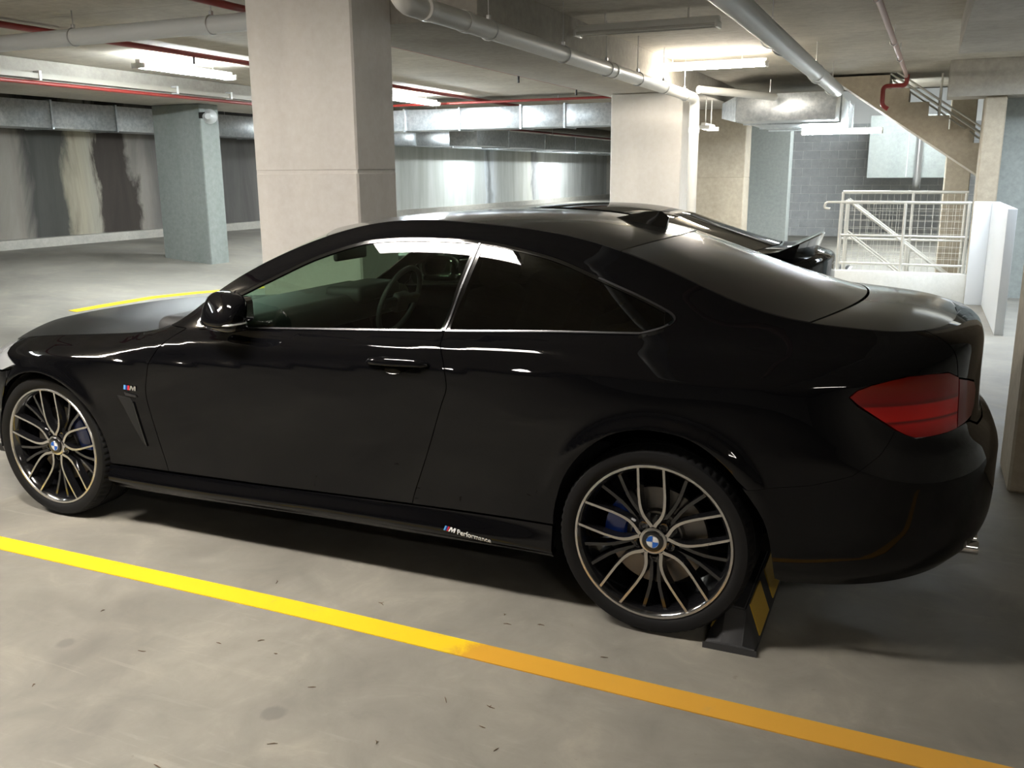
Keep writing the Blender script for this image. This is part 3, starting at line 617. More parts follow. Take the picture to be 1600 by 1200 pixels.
def panel(name, poly, mat, parent, gap=.002, thick=.014, du=.022, dv=.016, off=0, side=-1, st=.018, fn=None):
    """body panel: the polygon (u, z) meshed on the body surface with an edge turned inwards; side=+1 gives the far side"""
    b = shrink(densify(poly, st), gap); lo, hi = b.min(0), b.max(0)
    g = np.stack(np.meshgrid(np.arange(lo[0]+du*.5, hi[0], du), np.arange(lo[1]+dv*.5, hi[1], dv)), -1).reshape(-1, 2)
    if len(g):
        r, dm = inside(g, b); g = g[r & (dm > min(du, dv)*.55)]
    n = len(b); V2 = [Vector(map(float, p)) for p in b]+[Vector(map(float, p)) for p in g]
    res = delaunay_2d_cdt(V2, [(i, (i+1) % n) for i in range(n)], [], 1, 1e-6)
    vv = np.array([tuple(v) for v in res[0]]); ff = [tuple(f) for f in res[2]]
    P, N = (fn or SN)(vv[:, 0], vv[:, 1]); P = P+N*off
    if side > 0: P = P*[1, -1, 1]; N = N*[1, -1, 1]
    F = []
    for f in ff:
        nn = np.cross(P[f[1]]-P[f[0]], P[f[2]]-P[f[0]])
        F.append(f if np.dot(nn, N[f[0]]) > 0 else f[::-1])
    cnt = {}
    for f in F:
        for a, c in zip(f, f[1:]+f[:1]):
            cnt[(min(a, c), max(a, c))] = cnt.get((min(a, c), max(a, c)), 0)+1
    bd = [(a, c) for f in F for a, c in zip(f, f[1:]+f[:1]) if cnt[(min(a, c), max(a, c))] == 1]
    bi = sorted({a for e in bd for a in e}); o1 = len(P); im = {v: o1+k for k, v in enumerate(bi)}
    V = np.vstack([P, P[bi]-N[bi]*thick]); nf = len(F)
    F2 = F+[(c, a, im[a], im[c]) for a, c in bd]
    m = bpy.data.meshes.new(name); m.from_pydata([tuple(map(float, v)) for v in V], [], F2); m.materials.append(mat)
    m.polygons.foreach_set('use_smooth', [True]*nf+[False]*(len(F2)-nf))
    LN = []
    for k, f in enumerate(F2):
        if k < nf: LN += [tuple(map(float, N[v])) for v in f]
        else:
            e = np.cross(V[f[1]]-V[f[0]], V[f[2]]-V[f[0]]); e /= np.linalg.norm(e)+1e-12; LN += [tuple(map(float, e))]*len(f)
    m.normals_split_custom_set(LN); m.update()
    return link(bpy.data.objects.new(name, m), parent)
def topsurf(name, T, mat, parent, ns=36, nt=60, gap0=0, gap1=0, pw=2.2, ridge=0, edge=.003, thick=.012, xp=2.0, sag=0):
    """crowned skin across the car: T rows = (edge u, centre x, centre z); the side edges lie on the top of the body side"""
    T = np.array(T, float); par = np.linspace(0, 1, len(T)); t = np.linspace(gap0, 1-gap1, nt)
    q = spl(par, T, t); E = S(q[:, 0], ztop(q[:, 0])[:])
    V = []
    for i in range(nt):
        ex, ey, ez = E[i]; ye = max(abs(ey)-edge, 0); ez_ = ez
        for j in range(2*ns+1):
            s = j/ns; s1 = s if s <= 1 else 2-s; w = 1-(1-s1)**pw; wx = 1-(1-s1)**xp; sg = -1 if s <= 1 else 1
            y = sg*ye*(1-s1); z = ez_+(q[i, 2]-ez_)*w
            if ridge: z += ridge*(math.exp(-((s1-.42)/.13)**2)-.9*math.exp(-((s1-.2)/.12)**2)*.5)*math.sin(math.pi*min(1, t[i]*1.0))**.7
            V.append((ex+(q[i, 1]-ex)*wx, y, z))
    m = 2*ns+1; F = [(i*m+j, (i+1)*m+j, (i+1)*m+j+1, i*m+j+1) for i in range(nt-1) for j in range(m-1)]
    ring = [j for j in range(m)]+[i*m+m-1 for i in range(1, nt)]+[(nt-1)*m+j for j in range(m-2, -1, -1)]+[i*m for i in range(nt-2, 0, -1)]
    o = len(V); V += [(V[k][0], V[k][1], V[k][2]-thick) for k in ring]
    nF = len(F); F += [(ring[k], ring[(k+1) % len(ring)], o+(k+1) % len(ring), o+k) for k in range(len(ring))]
    a = np.array(V[F[0][1]])-np.array(V[F[0][0]]); b = np.array(V[F[0][2]])-np.array(V[F[0][0]])
    if np.cross(a, b)[2] < 0: F = [f[::-1] for f in F]
    ob = mobj(name, V, F, mat, parent, True); ob.data.set_sharp_from_angle(angle=math.radians(40)); return ob

# ---- outlines in side view (x, z), measured on the real proportions
DLO_TOP = [(.935, .945), (.965, 1.005), (1.015, 1.052), (1.10, 1.094), (1.20, 1.140), (1.377, 1.218), (1.57, 1.277), (1.69, 1.295), (1.85, 1.302), (2.095, 1.296), (2.26, 1.271), (2.40, 1.239), (2.55, 1.185), (2.69, 1.134), (2.79, 1.092), (2.822, 1.074), (2.828, 1.058), (2.812, 1.043), (2.78, 1.028), (2.72, 1.011)]
def belt(x): return float(np.interp(x, [.7, .93, 1.04, 1.46, 1.99, 2.39, 2.73], [.905, .926, .931, .952, .978, .999, 1.012]))
DOOR_F = [(.813, .930), (.732, .876), (.670, .797), (.644, .727), (.626, .642), (.639, .547), (.671, .381), (.686, .300)]
DOOR_R = [(1.885, .328), (1.901, .381), (1.974, .563), (2.031, .724), (2.056, .790), (2.054, .845), (2.042, .885), (2.022, .930), (1.996, .977)]
SILL = [(.686, .298), (1.171, .309), (1.885, .328), (2.449, .339)]
R_ARCH = [(2.457, .339), (2.462, .40), (2.497, .516), (2.564, .615), (2.659, .693), (2.766, .727), (2.878, .724), (2.962, .697), (3.043, .638), (3.10, .569), (3.168, .473), (3.195, .377), (3.212, .262)]
F_ARCH = [(.36*math.cos(a), .332+.352*math.sin(a)) for a in [math.radians(d) for d in range(-8, 189, 7)]]
LAMPP = None
# ================================================================ the car
def ring_pts(seq, f): return [(u_of_x(x) if abs(x) < 5 else x-100, z) for x, z in seq]
car = thing('coupe', 'large black two-door coupe in front, with silver spoked wheels and red tail lamp', 'car', (1.5, 0, 0))
CARLOC = Vector((1.5, 0, 0))
def adopt(o, parent=car):
    """keep the world position when parented to the car's empty"""
    o.parent = parent
    if parent is car: o.location = o.location-CARLOC
    return o
class _P:  # panels are built in car axes; shift into the empty's frame
    pass
def cp(o): o.location = -CARLOC; return o
UL = u_of_x
LAMP_O = [(3.402, .872), (3.424, .8905), (3.47, .907), (3.53, .918), (3.60, .9265), (3.70, .9275), (3.80, .9225), (3.864, .901), (3.864, .740), (3.80, .738), (3.70, .7385), (3.632, .742), (3.590, .754), (3.555, .7715), (3.480, .817), (3.428, .8495)]
LAMP_I = [(3.872, .895), (3.95, .880), (4.03, .862), (4.065, .83), (4.055, .785), (4.01, .756), (3.95, .748), (3.872, .742)]
zt = lambda x: float(ztop(UL(x))[0]); ztu = lambda u: float(ztop(u)[0])
xs = lambda a, b, n: list(np.linspace(a, b, n))
SMW = smooth_line
door_r = SMW(DOOR_R, 4); door_f = SMW(DOOR_F, 4); dlo = SMW(DLO_TOP, 4); r_arch = SMW(R_ARCH, 3)
quarter = [(UL(x), z) for x, z in door_r]+[(UL(x), belt(x)) for x in (2.1, 2.25, 2.4, 2.55, 2.70)]+[(UL(x), z) for x, z in dlo[::-1]]
quarter += [(UL(.90), .921), (UL(.86), .917)]+[(UL(x), zt(x)-.001) for x in xs(.66, 3.20, 90)]+[(u, ztu(u)-.001) for u in xs(3.22, 3.862, 24)]
quarter += [(3.862, .905), (3.80, .925), (3.60, .929), (3.47, .909), (3.423, .893), (3.399, .872), (3.425, .846), (3.478, .814)]
SEAM = [(3.553, .769), (3.50, .70), (3.42, .635), (3.30, .598), (3.20, .582), (3.115, .565)]
quarter += SEAM
ra = [p for p in r_arch if p[0] < 3.10][::-1]
quarter += [(UL(x), z) for x, z in ra]+[(UL(x), z) for x, z in [(2.449, .339), (2.1, .333)]]
door = [(UL(x), z) for x, z in door_f]+[(UL(x), z) for x, z in SILL[1:3]]+[(UL(x), z) for x, z in door_r[1:]]+[(UL(x), belt(x)-.002) for x in (1.9, 1.6, 1.3, 1.04, .93, .87)]
fa = [(x, z) for x, z in F_ARCH if x > -.26 and (z > .298 or x < 0)]
fender = [(UL(x), zt(x)-.001) for x in xs(-.36, .66, 50)]+[(UL(.86), .917), (UL(.83), .926)]+[(UL(x), z) for x, z in door_f]+[(UL(.36), .298)]
fender += [(UL(x), z) for x, z in fa if z > .30 and x > -.25]+[(UL(-.245), .60), (UL(-.20), .68), (UL(-.176), .70), (UL(-.30), .735)]
rocker = [(UL(x), z) for x, z in [(.355, .294), (.686, .294), (1.171, .305), (1.885, .324), (2.455, .335)]]+[(UL(x), float(zlev(0, UL(x))[0])-.006) for x in xs(2.455, .355, 30)]
bumper_r = [(UL(3.212), .262)]+[(UL(x), z) for x, z in r_arch if x >= 3.10][::-1]+SEAM[::-1]+[(3.632, .739), (3.80, .736), (3.95, .742), (4.0, .735), (4.08, .71), (4.25, .70), (U1, .70)]+[(u, float(zlev(0, u)[0])-.004) for u in xs(U1, 3.24, 40)]
boot_face = [(3.866, .902), (3.95, .886), (4.035, .868), (4.072, .83), (4.062, .780), (4.02, .752), (4.00, .742), (4.09, .716), (4.25, .706), (U1, .706)]+[(u, ztu(u)) for u in xs(U1, 3.866, 24)]
headl = [(-.36+0, 0)]
uF = lambda x: UL(x)
headl = [(uF(-.182), .699), (uF(-.30), .738), (uF(-.36), zt(-.36)-.006)]+[(u, ztu(u)-.012) for u in xs(uF(-.40), -.86, 14)]+[(-.88, .655), (-.60, .640), (uF(-.30), .660)]
bumper_f = [(U0, .19)]+[(u, float(zlev(0, u)[0])) for u in xs(U0+.03, uF(-.36), 24)]+[(UL(-.36), .33)]+[(UL(x), z) for x, z in reversed(F_ARCH) if x < -.25 and z > .34]+[(uF(-.25), .60), (uF(-.205), .675), (uF(-.30), .655), (-.60, .635), (-.885, .65), (-.90, .70)]+[(u, ztu(u)-.006) for u in xs(-.90, U0, 10)]
dash_t = {}
for sd in (-1, 1):
    cp(panel('front_wing', fender, M_paint, car, side=sd))
    d = cp(panel('door', door, M_paint, car, side=sd)); dash_t[sd] = d
    cp(panel('rear_quarter', quarter, M_paint, car, side=sd, gap=.0012))
    cp(panel('side_sill', rocker, M_gblack if False else M_paint, car, side=sd, thick=.03))
    cp(panel('rear_bumper', bumper_r, M_paint, car, side=sd, gap=.0003))
    cp(panel('boot_face', boot_face, M_paint, car, side=sd, gap=0, thick=.01))
    tl = cp(panel('tail_lamp', LAMP_O, M_lamp, car, side=sd, gap=0, thick=.05, off=.002)); tag(tl, 'red tail lamp lens')
    tl2 = cp(panel('tail_lamp', LAMP_I, M_lampd, car, side=sd, gap=0, thick=.04, off=.002)); tag(tl2, 'darker red lamp section on the boot lid')
    cp(panel('front_bumper', bumper_f, M_paint, car, side=sd, gap=.0015))
    cp(panel('headlamp', headl, M_headl, car, side=sd, gap=.002, thick=.05))
    # windows
    def xb(z): return 1.995+(z-.977)*(2.086-1.995)/(1.296-.977)      # B pillar line
    gf = [(UL(x), z-.006) for x, z in dlo if .955 < x < 2.065]+[(UL(xb(z)-.014), z) for z in (1.285, 1.15, .985)]+[(UL(x), belt(x)+.004) for x in (1.9, 1.6, 1.3, 1.04, .965)]
    g1 = cp(panel('side_window', gf, M_fglass, car, side=sd, gap=0, thick=.004, off=-.003, du=.04, dv=.03, fn=SNG)); tag(g1, 'clear green tinted door glass')
    gr = [(UL(xb(z)+.020), z) for z in (.990, 1.15, 1.285)]+[(UL(x), z-.006) for x, z in dlo if 2.125 < x < 2.81 and z > 1.08]+[(UL(2.818), 1.062), (UL(2.79), 1.044), (UL(2.72), 1.020)]+[(UL(x), belt(x)+.006) for x in (2.5, 2.3, 2.1)]
    g2 = cp(panel('side_window', gr, M_dglass, car, side=sd, gap=0, thick=.004, off=-.003, du=.04, dv=.03, fn=SNG)); tag(g2, 'dark privacy glass of the rear side window')
    bp = [(UL(xb(z)-.016), z) for z in (.982, 1.1, 1.2, 1.29)]+[(UL(xb(z)+.022), z) for z in (1.29, 1.2, 1.1, .982)]
    cp(panel('door_pillar', bp, M_gblack, car, side=sd, gap=0, thick=.03, off=-.001))
    tr = [(UL(xb(z)-.001), z) for z in (.985, 1.1, 1.2, 1.288)]+[(UL(xb(z)+.006), z) for z in (1.288, 1.2, 1.1, .985)]
    cp(panel('pillar_trim', tr, M_satin, car, side=sd, gap=0, thick=.004, off=.003))
    for a_, b_ in ((.90, 1.990), (2.002, 2.72)):
        st_ = [(UL(x), belt(x)+.005) for x in xs(a_, b_, 12)]+[(UL(x), belt(x)-.001) for x in xs(b_, a_, 12)]
        cp(panel('window_trim', st_, M_satin, car, side=sd, gap=0, thick=.01, off=.004))
    top = [(x, z) for x, z in dlo if z > 1.0]
    st_ = [(UL(x), z+.000) for x, z in top if x < 2.80]+[(UL(x), z-.012) for x, z in top[::-1] if x < 2.80]
    cp(panel('window_seal', st_, M_gblack, car, side=sd, gap=0, thick=.012, off=.001))
    tip = [(x, z) for x, z in DLO_TOP if x > 2.5]; A_ = np.array([(UL(x), z) for x, z in SMW(tip, 5)]); B_ = A_+np.array([-.004, 0]); B_[:, 1] = A_[:, 1]-.0045*np.sign(A_[:, 1]-1.045)
    cp(panel('window_trim', [tuple(p) for p in A_]+[tuple(p) for p in B_[::-1]], M_satin, car, side=sd, gap=0, thick=.008, off=.003))
    tri = [(UL(.90), .930), (UL(.94), .955), (UL(.968), 1.00), (UL(1.02), 1.048), (UL(1.03), 1.0), (UL(1.0), .935)]
    cp(panel('mirror_base', tri, M_black, car, side=sd, gap=0, thick=.01, off=.001))
    # wheel arch liners
    for cx, rr, ar in ((0, .372, F_ARCH), (2.82, .405, None)):
        bm = bmesh.new(); ys = [-.845, -.55]; n = 28; rows = []
        for j in range(n+1):
            th = math.radians(-5+190*j/n); zc = .315; rz = rr if cx == 0 else .405
            rows.append([bm.verts.new((cx+rr*math.cos(th), -sd*y if sd < 0 else -y, zc+rz*math.sin(th))) for y in ys])
        for A, B in zip(rows, rows[1:]): bm.faces.new((A[0], B[0], B[1], A[1]))
        bm.faces.new([r[1] for r in rows])
        for v in bm.verts: v.co.y = abs(v.co.y)*sd
        cp(bobj('wheel_arch_liner', bm, M_dark, car, 50))
    # door handle: bowl and pull
    bm = bmesh.new(); add_box(bm, -.095, .095, -.004, .002, -.030, .030, .022, 3)
    bobj_ = None
    hp = S([UL(1.855)], [.862])[0]
    def onside(name, bm, m, x, z, parent=car, tilt=0, off=0, smooth=40):
        p, n = SN(np.array([UL(x)]), np.array([z])); p = p[0]; n = n[0]
        ob = bobj(name, bm, m, parent, smooth)
        Y = -Vector(n); X = Vector((1, 0, 0)); X = (X-Y*X.dot(Y)).normalized(); Z = X.cross(Y)
        R_ = Matrix((X, Y, Z)).transposed().to_4x4() @ Matrix.Rotation(tilt, 4, 'Y')
        M4 = Matrix.Translation(Vector(p)+Vector(n)*off) @ R_
        ob.data.transform(M4)
        if sd > 0:
            ob.data.transform(Matrix.Scale(-1, 4, (0, 1, 0))); ob.data.flip_normals()
        ob.location = (0, 0, 0) if parent is not car else -CARLOC
        return ob
    bm.free(); bm = bmesh.new(); rs = []
    for k, (a, dp) in enumerate(((1, .0015), (.8, -.0), (.45, .001))):
        rs.append([bm.verts.new((.062*a*math.cos(q)-.012, -dp, .036*a*math.sin(q)+.002)) for q in [2*math.pi*j/24 for j in range(24)]])
    for A, B in zip(rs, rs[1:]):
        for j in range(24): bm.faces.new((A[j], A[(j+1) % 24], B[(j+1) % 24], B[j]))
    bm.faces.new(rs[-1]); onside('handle_recess', bm, M_gblack, 1.855, .862, dash_t[sd])
    dash_t[sd].children[-1].location = (0, 0, 0)
    bm = bmesh.new(); Lh = .128
    sec = []
    for i in range(15):
        t = i/14; x = -Lh+2*Lh*t; dpt = -.030+.022*abs(2*t-1)**4; w = .013+.004*(1-abs(2*t-1)**2); e = 1 if 0 < i < 14 else .45
        sec.append([bm.verts.new((x, dpt+.008*e*math.sin(q), .004+w*e*math.cos(q))) for q in [2*math.pi*j/14 for j in range(14)]])
    for A, B in zip(sec, sec[1:]):
        for j in range(14): bm.faces.new((A[j], A[(j+1) % 14], B[(j+1) % 14], B[j]))
    bm.faces.new(sec[0]); bm.faces.new(sec[-1])
    onside('door_handle', bm, M_paint, 1.858, .864, dash_t[sd], tilt=math.radians(-1.5))
    # wing vent
    vent = [(UL(x), z) for x, z in [(.462, .622), (.535, .618), (.552, .585), (.568, .52), (.588, .42), (.574, .408), (.530, .49), (.492, .57)]]
    cp(panel('wing_vent', vent, M_dark, car, side=sd, gap=0, thick=.004, off=.0012))
    vf = [(UL(x), z) for x, z in [(.508, .640), (.570, .630), (.575, .622), (.515, .626)]]
    cp(panel('vent_trim', vf, M_satin, car, side=sd, gap=0, thick=.006, off=.005))
    vb = [(UL(x), z) for x, z in [(.548, .600), (.554, .596), (.592, .405), (.587, .402)]]
    cp(panel('vent_trim', vb, M_gblack, car, side=sd, gap=0, thick=.006, off=.006))

# ---- top skins
bon = topsurf('bonnet', [(-1.08, -.715, .732), (-.80, -.60, .795), (-.52, -.46, .832), (-.28, -.25, .852), (UL(-.02), -.04, .858), (UL(.25), .18, .863), (UL(.655), .44, .884)], M_bonnet, car, pw=3.6, ridge=.002, gap1=.002); cp(bon)
cw = topsurf('cowl_panel', [(UL(.660), .445, .882), (UL(.74), .515, .922)], M_black, car, nt=4, pw=2.3); cp(cw)
ws = topsurf('windscreen', [(UL(.745), .515, .926), (UL(.95), .74, 1.090), (UL(1.16), .97, 1.212), (UL(1.375), 1.19, 1.312)], M_wglass, car, nt=30, pw=2.2, thick=.004, edge=.004); cp(ws)
roof = topsurf('roof', [(UL(1.38), 1.195, 1.314), (UL(1.6), 1.45, 1.354), (UL(1.85), 1.75, 1.374), (UL(2.1), 2.05, 1.378), (UL(2.35), 2.36, 1.357), (UL(2.585), 2.69, 1.296)], M_dusty, car, pw=2.5, gap1=.002); cp(roof)
M_bl = mat('rear_screen_glass', (.014, .013, .012), .3, 0, .9, .09)
bl = topsurf('rear_screen', [(UL(2.588), 2.694, 1.294), (UL(2.80), 2.93, 1.214), (UL(3.05), 3.16, 1.143), (UL(3.28), 3.38, 1.083)], M_bl, car, pw=2.3, gap1=.004, edge=.008); cp(bl)
bt = topsurf('boot_lid', [(UL(3.285), 3.385, 1.080), (UL(3.43), 3.50, 1.074), (3.75, 3.60, 1.062), (4.1, 3.655, 1.050), (4.4, 3.683, 1.042)], M_dusty, car, pw=2.6, gap0=.004, edge=-.0012); cp(bt)
# edge trim of the rear screen
E_ = []
# antenna fin
bm = bmesh.new(); rows = []
for i in range(15):
    t = i/14; x = -.115+.225*t; h = .062*(math.sin(min(1, t*1.02)*math.pi*.5)**1.3)*(1-.0*t) if t < .86 else .062*(1-(t-.86)/.14*.25); w = .030*math.sin(math.pi*min(.98, .10+t*.75))**.8
    row = [bm.verts.new((x-(.0 if k < 1 else 0)+.02*(1-math.cos(q))*0, w*math.cos(q)*(1-.75*math.sin(q)), h*math.sin(q)**.8 if q > 0 else 0)) for k, q in enumerate([math.pi*j/10 for j in range(11)])]
    rows.append(row)
for A, B in zip(rows, rows[1:]):
    for j in range(10): bm.faces.new((A[j], A[j+1], B[j+1], B[j]))
bm.faces.new(rows[-1]); bm.faces.new(rows[0])
fin = bobj('antenna_fin', bm, M_gblack, car, 40); fin.location = Vector((2.48, 0, 1.325))-CARLOC; fin.rotation_euler.y = math.radians(11); fin.scale = (1.12, 1.1, 1.2)
# ---- floor pan and closing pieces
cp(box('floor_pan', (-.60, 3.35, -.58, .58, .235, .30), M_dark, car)); cp(box('floor_pan', (.42, 2.38, -.845, .845, .215, .32), M_dark, car))
# ---- door mirrors
def superell(bm, c, r, e1=.55, e2=.55, nu=18, nv=28, f=None):
    sp = lambda v, e: math.copysign(abs(v)**e, v); R_ = []
    for i in range(nu+1):
        a = -math.pi/2+math.pi*i/nu
        R_.append([bm.verts.new(Vector((r[0]*sp(math.cos(a), e1)*sp(math.cos(b), e2), r[1]*sp(math.cos(a), e1)*sp(math.sin(b), e2), r[2]*sp(math.sin(a), e1)))) for b in [2*math.pi*j/nv for j in range(nv)]])
    for A, B in zip(R_, R_[1:]):
        for j in range(nv): bm.faces.new((A[j], A[(j+1) % nv], B[(j+1) % nv], B[j]))
    vs = [v for r_ in R_ for v in r_]
    for v in vs:
        if f: v.co = f(v.co)
        v.co += Vector(c)
    bmesh.ops.remove_doubles(bm, verts=vs, dist=1e-5)
for sd in (-1, 1):
    def fm(p):
        k = 1-.22*max(0, -p.y*1)/.10; q = Vector((p.x, p.y, p.z))
        t = p.z/.07
        q.x = p.x*(1-.18*t)+.022*t+.35*(p.y)*.4; q.y = p.y*(1-.12*max(t, 0))
        q.z = p.z*(1+.10*(p.y/.11))
        return q
    bm = bmesh.new(); superell(bm, (0, 0, 0), (.062, .108, .068), .62, .62, f=fm)
    for v in bm.verts: v.co.y *= 1 if sd < 0 else -1
    mc = bobj('door_mirror', bm, M_paint, car, 60); mc.location = Vector((1.085, sd*.895, 1.022))-CARLOC; mc.rotation_euler.z = -sd*math.radians(80)
    tag(mc, 'black wing mirror with a clear indicator strip')
    bm = bmesh.new(); superell(bm, (0, 0, 0), (.060, .104, .0065), .5, .5, f=lambda p: Vector((p.x-.010+.14*p.y, p.y, p.z)))
    for v in bm.verts: v.co.y *= 1 if sd < 0 else -1
    st_ = bobj('indicator_strip', bm, M_headl, mc, 60); st_.location = (0, 0, -.046)
    bm = bmesh.new(); superell(bm, (0, 0, 0), (.058, .100, .024), .5, .6, f=lambda p: Vector((p.x+.14*p.y, p.y, p.z)))
    for v in bm.verts: v.co.y *= 1 if sd < 0 else -1
    lo = bobj('mirror_shell', bm, M_gblack, mc, 60); lo.location = (.004, 0, -.058)
    bm = bmesh.new(); add_box(bm, -.002, .002, -.082, .082, -.048, .048, .02, 3)
    mg = bobj('mirror_glass', bm, M_chrome, mc, 40); mg.location = (.054, 0, .0)
    ft = tube('mirror_foot', [(0, -sd*.03, -.075), (0, sd*.0, -.06), (0, sd*.04, -.045)], [.020, .024, .02], M_gblack, mc)
# ---- wheels
def wheel(cx, yf, cz, rt, side, cal_ang, spin, front):
    """yf = distance of the rim lip from the centre line"""
    tw = .225 if front else .255; R0 = .268
    w = bpy.data.objects.new('wheel', None)
    # rim barrel with outer lip is the wheel's main mesh
    bm = bmesh.new()
    prof = [(0.000, .2725), (-.0035, .270), (-.0035, .2625), (.002, .2600)]
    lathe(bm, [(a, r) for a, r in prof], 72)
    for f in bm.faces: f.material_index = 0
    lathe(bm, [(.002, .2600), (.010, .252), (.035, .243), (.10, .236), (tw*.92, .238), (tw*.95, .262), (tw*.95, .272)], 72, mi=1)
    rim = bobj('wheel', bm, (M_silver, M_rimblack), car, 35)
    # tyre
    H = rt
    def tmod(k, j, r, a):
        if k in (6, 7, 17, 18) and j % 3 == 0: return r-.006, a
        if k in (8, 9, 15, 16) and j % 6 == 0: return r-.003, a
        return r, a
    b0, b1 = -.010, tw-.008; sh = (.0, .0)
    prof = [(.012, .262), (-.001, .2735), (-.007, .283), (-.0105, .300), (-.008, .316), (-.001, rt-.010), (.008, rt-.0045), (.022, rt-.0015), (.030, rt-.0005), (.050, rt), (.0505, rt-.007), (.0585, rt-.007), (.059, rt),
            (tw-.065, rt), (tw-.064, rt-.007), (tw-.056, rt-.007), (tw-.055, rt), (tw-.028, rt-.001), (tw-.012, rt-.005), (tw-.002, rt-.014), (tw+.004, .305), (tw-.003, .275), (tw-.018, .262)]
    bm = bmesh.new(); lathe(bm, prof, 216, mod=tmod)
    ty = bobj('tyre', bm, M_rubber, rim, 28)
    # spokes
    def spoke_mesh(name, inner):
        bm = bmesh.new()
        if not inner:
            path = [(.048, .0045), (.055, .0075), (.062, .0130), (.072, .0215), (.083, .0290), (.096, .0350), (.112, .0397), (.130, .0425), (.160, .0442), (.200, .0440), (.262, .0430)]
            yy = lambda r: .020-.018*min(1, max(0, (r-.05)/.2))
            hw = lambda r: .0060-.0018*min(1, (r-.048)/.10)
        else:
            path = [(.070, .014), (.100, .012), (.135, .0125), (.170, .017), (.205, .026), (.240, .036), (.256, .040)]
            yy = lambda r: .042-.020*min(1, max(0, (r-.07)/.18))
            hw = lambda r: .0055
        for s in (-1, 1):
            rows = []
            for i, (r, o) in enumerate(path):
                a = path[max(0, i-1)]; b = path[min(len(path)-1, i+1)]; d = Vector((b[0]-a[0], s*(b[1]-a[1]))).normalized(); n = Vector((-d.y, d.x))
                p = Vector((r, s*o)); h = hw(r); y = yy(r); dep = .034
                L = p+n*h; Rr = p-n*h; L2 = p+n*(h+.005); R2 = p-n*(h+.005)
                rows.append([bm.verts.new((q[0], yk, q[1])) for q, yk in ((L2, y+dep), (L, y+.0035), (L, y), (Rr, y), (Rr, y+.0035), (R2, y+dep))])
            for A, B in zip(rows, rows[1:]):
                for k in range(5):
                    f = bm.faces.new((A[k], A[k+1], B[k+1], B[k])); f.material_index = 0 if (k == 2 and not inner) else 1
            for Rr in (rows[0], rows[-1]): f = bm.faces.new(Rr); f.material_index = 1
        m = bpy.data.meshes.new(name); bmesh.ops.recalc_face_normals(bm, faces=bm.faces[:]); bm.to_mesh(m); bm.free()
        m.materials.append(M_silver); m.materials.append(M_rimblack); return m
    key = 'spk'
    if key not in SPK: SPK[key] = (spoke_mesh('twin_spoke', False), spoke_mesh('rear_spoke', True))
    for k in range(5):
        for m, off in zip(SPK[key], (0, 36)):
            o = bpy.data.objects.new(m.name, m); link(o, rim); o.rotation_euler.y = -math.radians(spin+72*k+off)
    # hub
    bm = bmesh.new(); lathe(bm, [(.019, .0465), (.0175, .043), (.0175, .034), (.024, .033), (.024, 0.0001)], 40)
    lathe(bm, [(.021, .054), (.055, .085)], 40, mi=1)
    hub = bobj('hub', bm, (M_silver, M_rimblack), rim, 40)
    bm = bmesh.new(); lathe(bm, [(.0235, .0375), (.0115, .0365), (.0105, .034), (.0108, .0225)], 40); lathe(bm, [(.0108, .0225), (.0100, .0215), (.0100, .0001)], 40, mi=1)
    cap = bobj('hub_cap', bm, (M_gblack, M_white), rim, 40)
    # roundel quarters
    bm = bmesh.new()
    for q0 in (90, 270):
        c_ = bm.verts.new((0, .0090, 0)); arc = [bm.verts.new((.0205*math.cos(math.radians(q0+90*t/8)), .0090, .0205*math.sin(math.radians(q0+90*t/8)))) for t in range(9)]
        for a, b in zip(arc, arc[1:]): bm.faces.new((c_, a, b))
    em = bobj('emblem', bm, M_eblue, rim); tag(em, 'blue and white quartered round hub emblem')
    bm = bmesh.new(); lathe(bm, [(.0098, .0228), (.0086, .0217), (.0098, .0207)], 40, closed=True); bobj('emblem_ring', bm, M_chrome, rim, 40)
    for k in range(5):
        a = math.radians(spin+72*k+36); bm = bmesh.new()
        lathe(bm, [(.040, .016), (.026, .0155), (.027, .011), (.031, .0105), (.031, .0001)], 16)
        lb = bobj('lug_bolt', bm, M_rimblack, rim, 40); lb.location = (.0585*math.cos(a), 0, .0585*math.sin(a))
    # brake disc and caliper
    bm = bmesh.new(); lathe(bm, [(.075, .172), (.075, .098), (.058, .092), (.055, .05)], 56); lathe(bm, [(.075, .172), (.099, .172), (.099, .09)], 56)
    dk = bobj('brake_disc', bm, M_discm, rim, 40)
    bm = bmesh.new(); rows = []
    for i in range(9):
        a = math.radians(cal_ang-26+52*i/8); e = 1-.25*abs(i-4)/4
        rows.append([bm.verts.new((r*math.cos(a), y, r*math.sin(a))) for r, y in ((.105, .066), (.112, .055), (.150, .050), (.180, .056), (.186, .085), (.182, .12), (.11, .12))])
    for A, B in zip(rows, rows[1:]):
        for k in range(7): bm.faces.new((A[k], A[(k+1) % 7], B[(k+1) % 7], B[k]))
    bm.faces.new(rows[0]); bm.faces.new(rows[-1])
    bobj('brake_caliper', bm, M_blue, rim, 30)
    tag(rim.children[-1], 'glossy blue brake caliper')
    rim.location = Vector((cx, -yf if side < 0 else yf, cz))-CARLOC
    if side > 0: rim.rotation_euler.z = math.pi
    bpy.data.objects.remove(w)
    return rim
SPK = {}
wheel(0, .868, .332, .3315, -1, 22, 89, True); wheel(2.81, .888, .330, .3300, -1, 163, 92.5, False)
wheel(0, .868, .332, .3315, 1, 158, 60, True); wheel(2.81, .888, .330, .3300, 1, 17, 75, False)
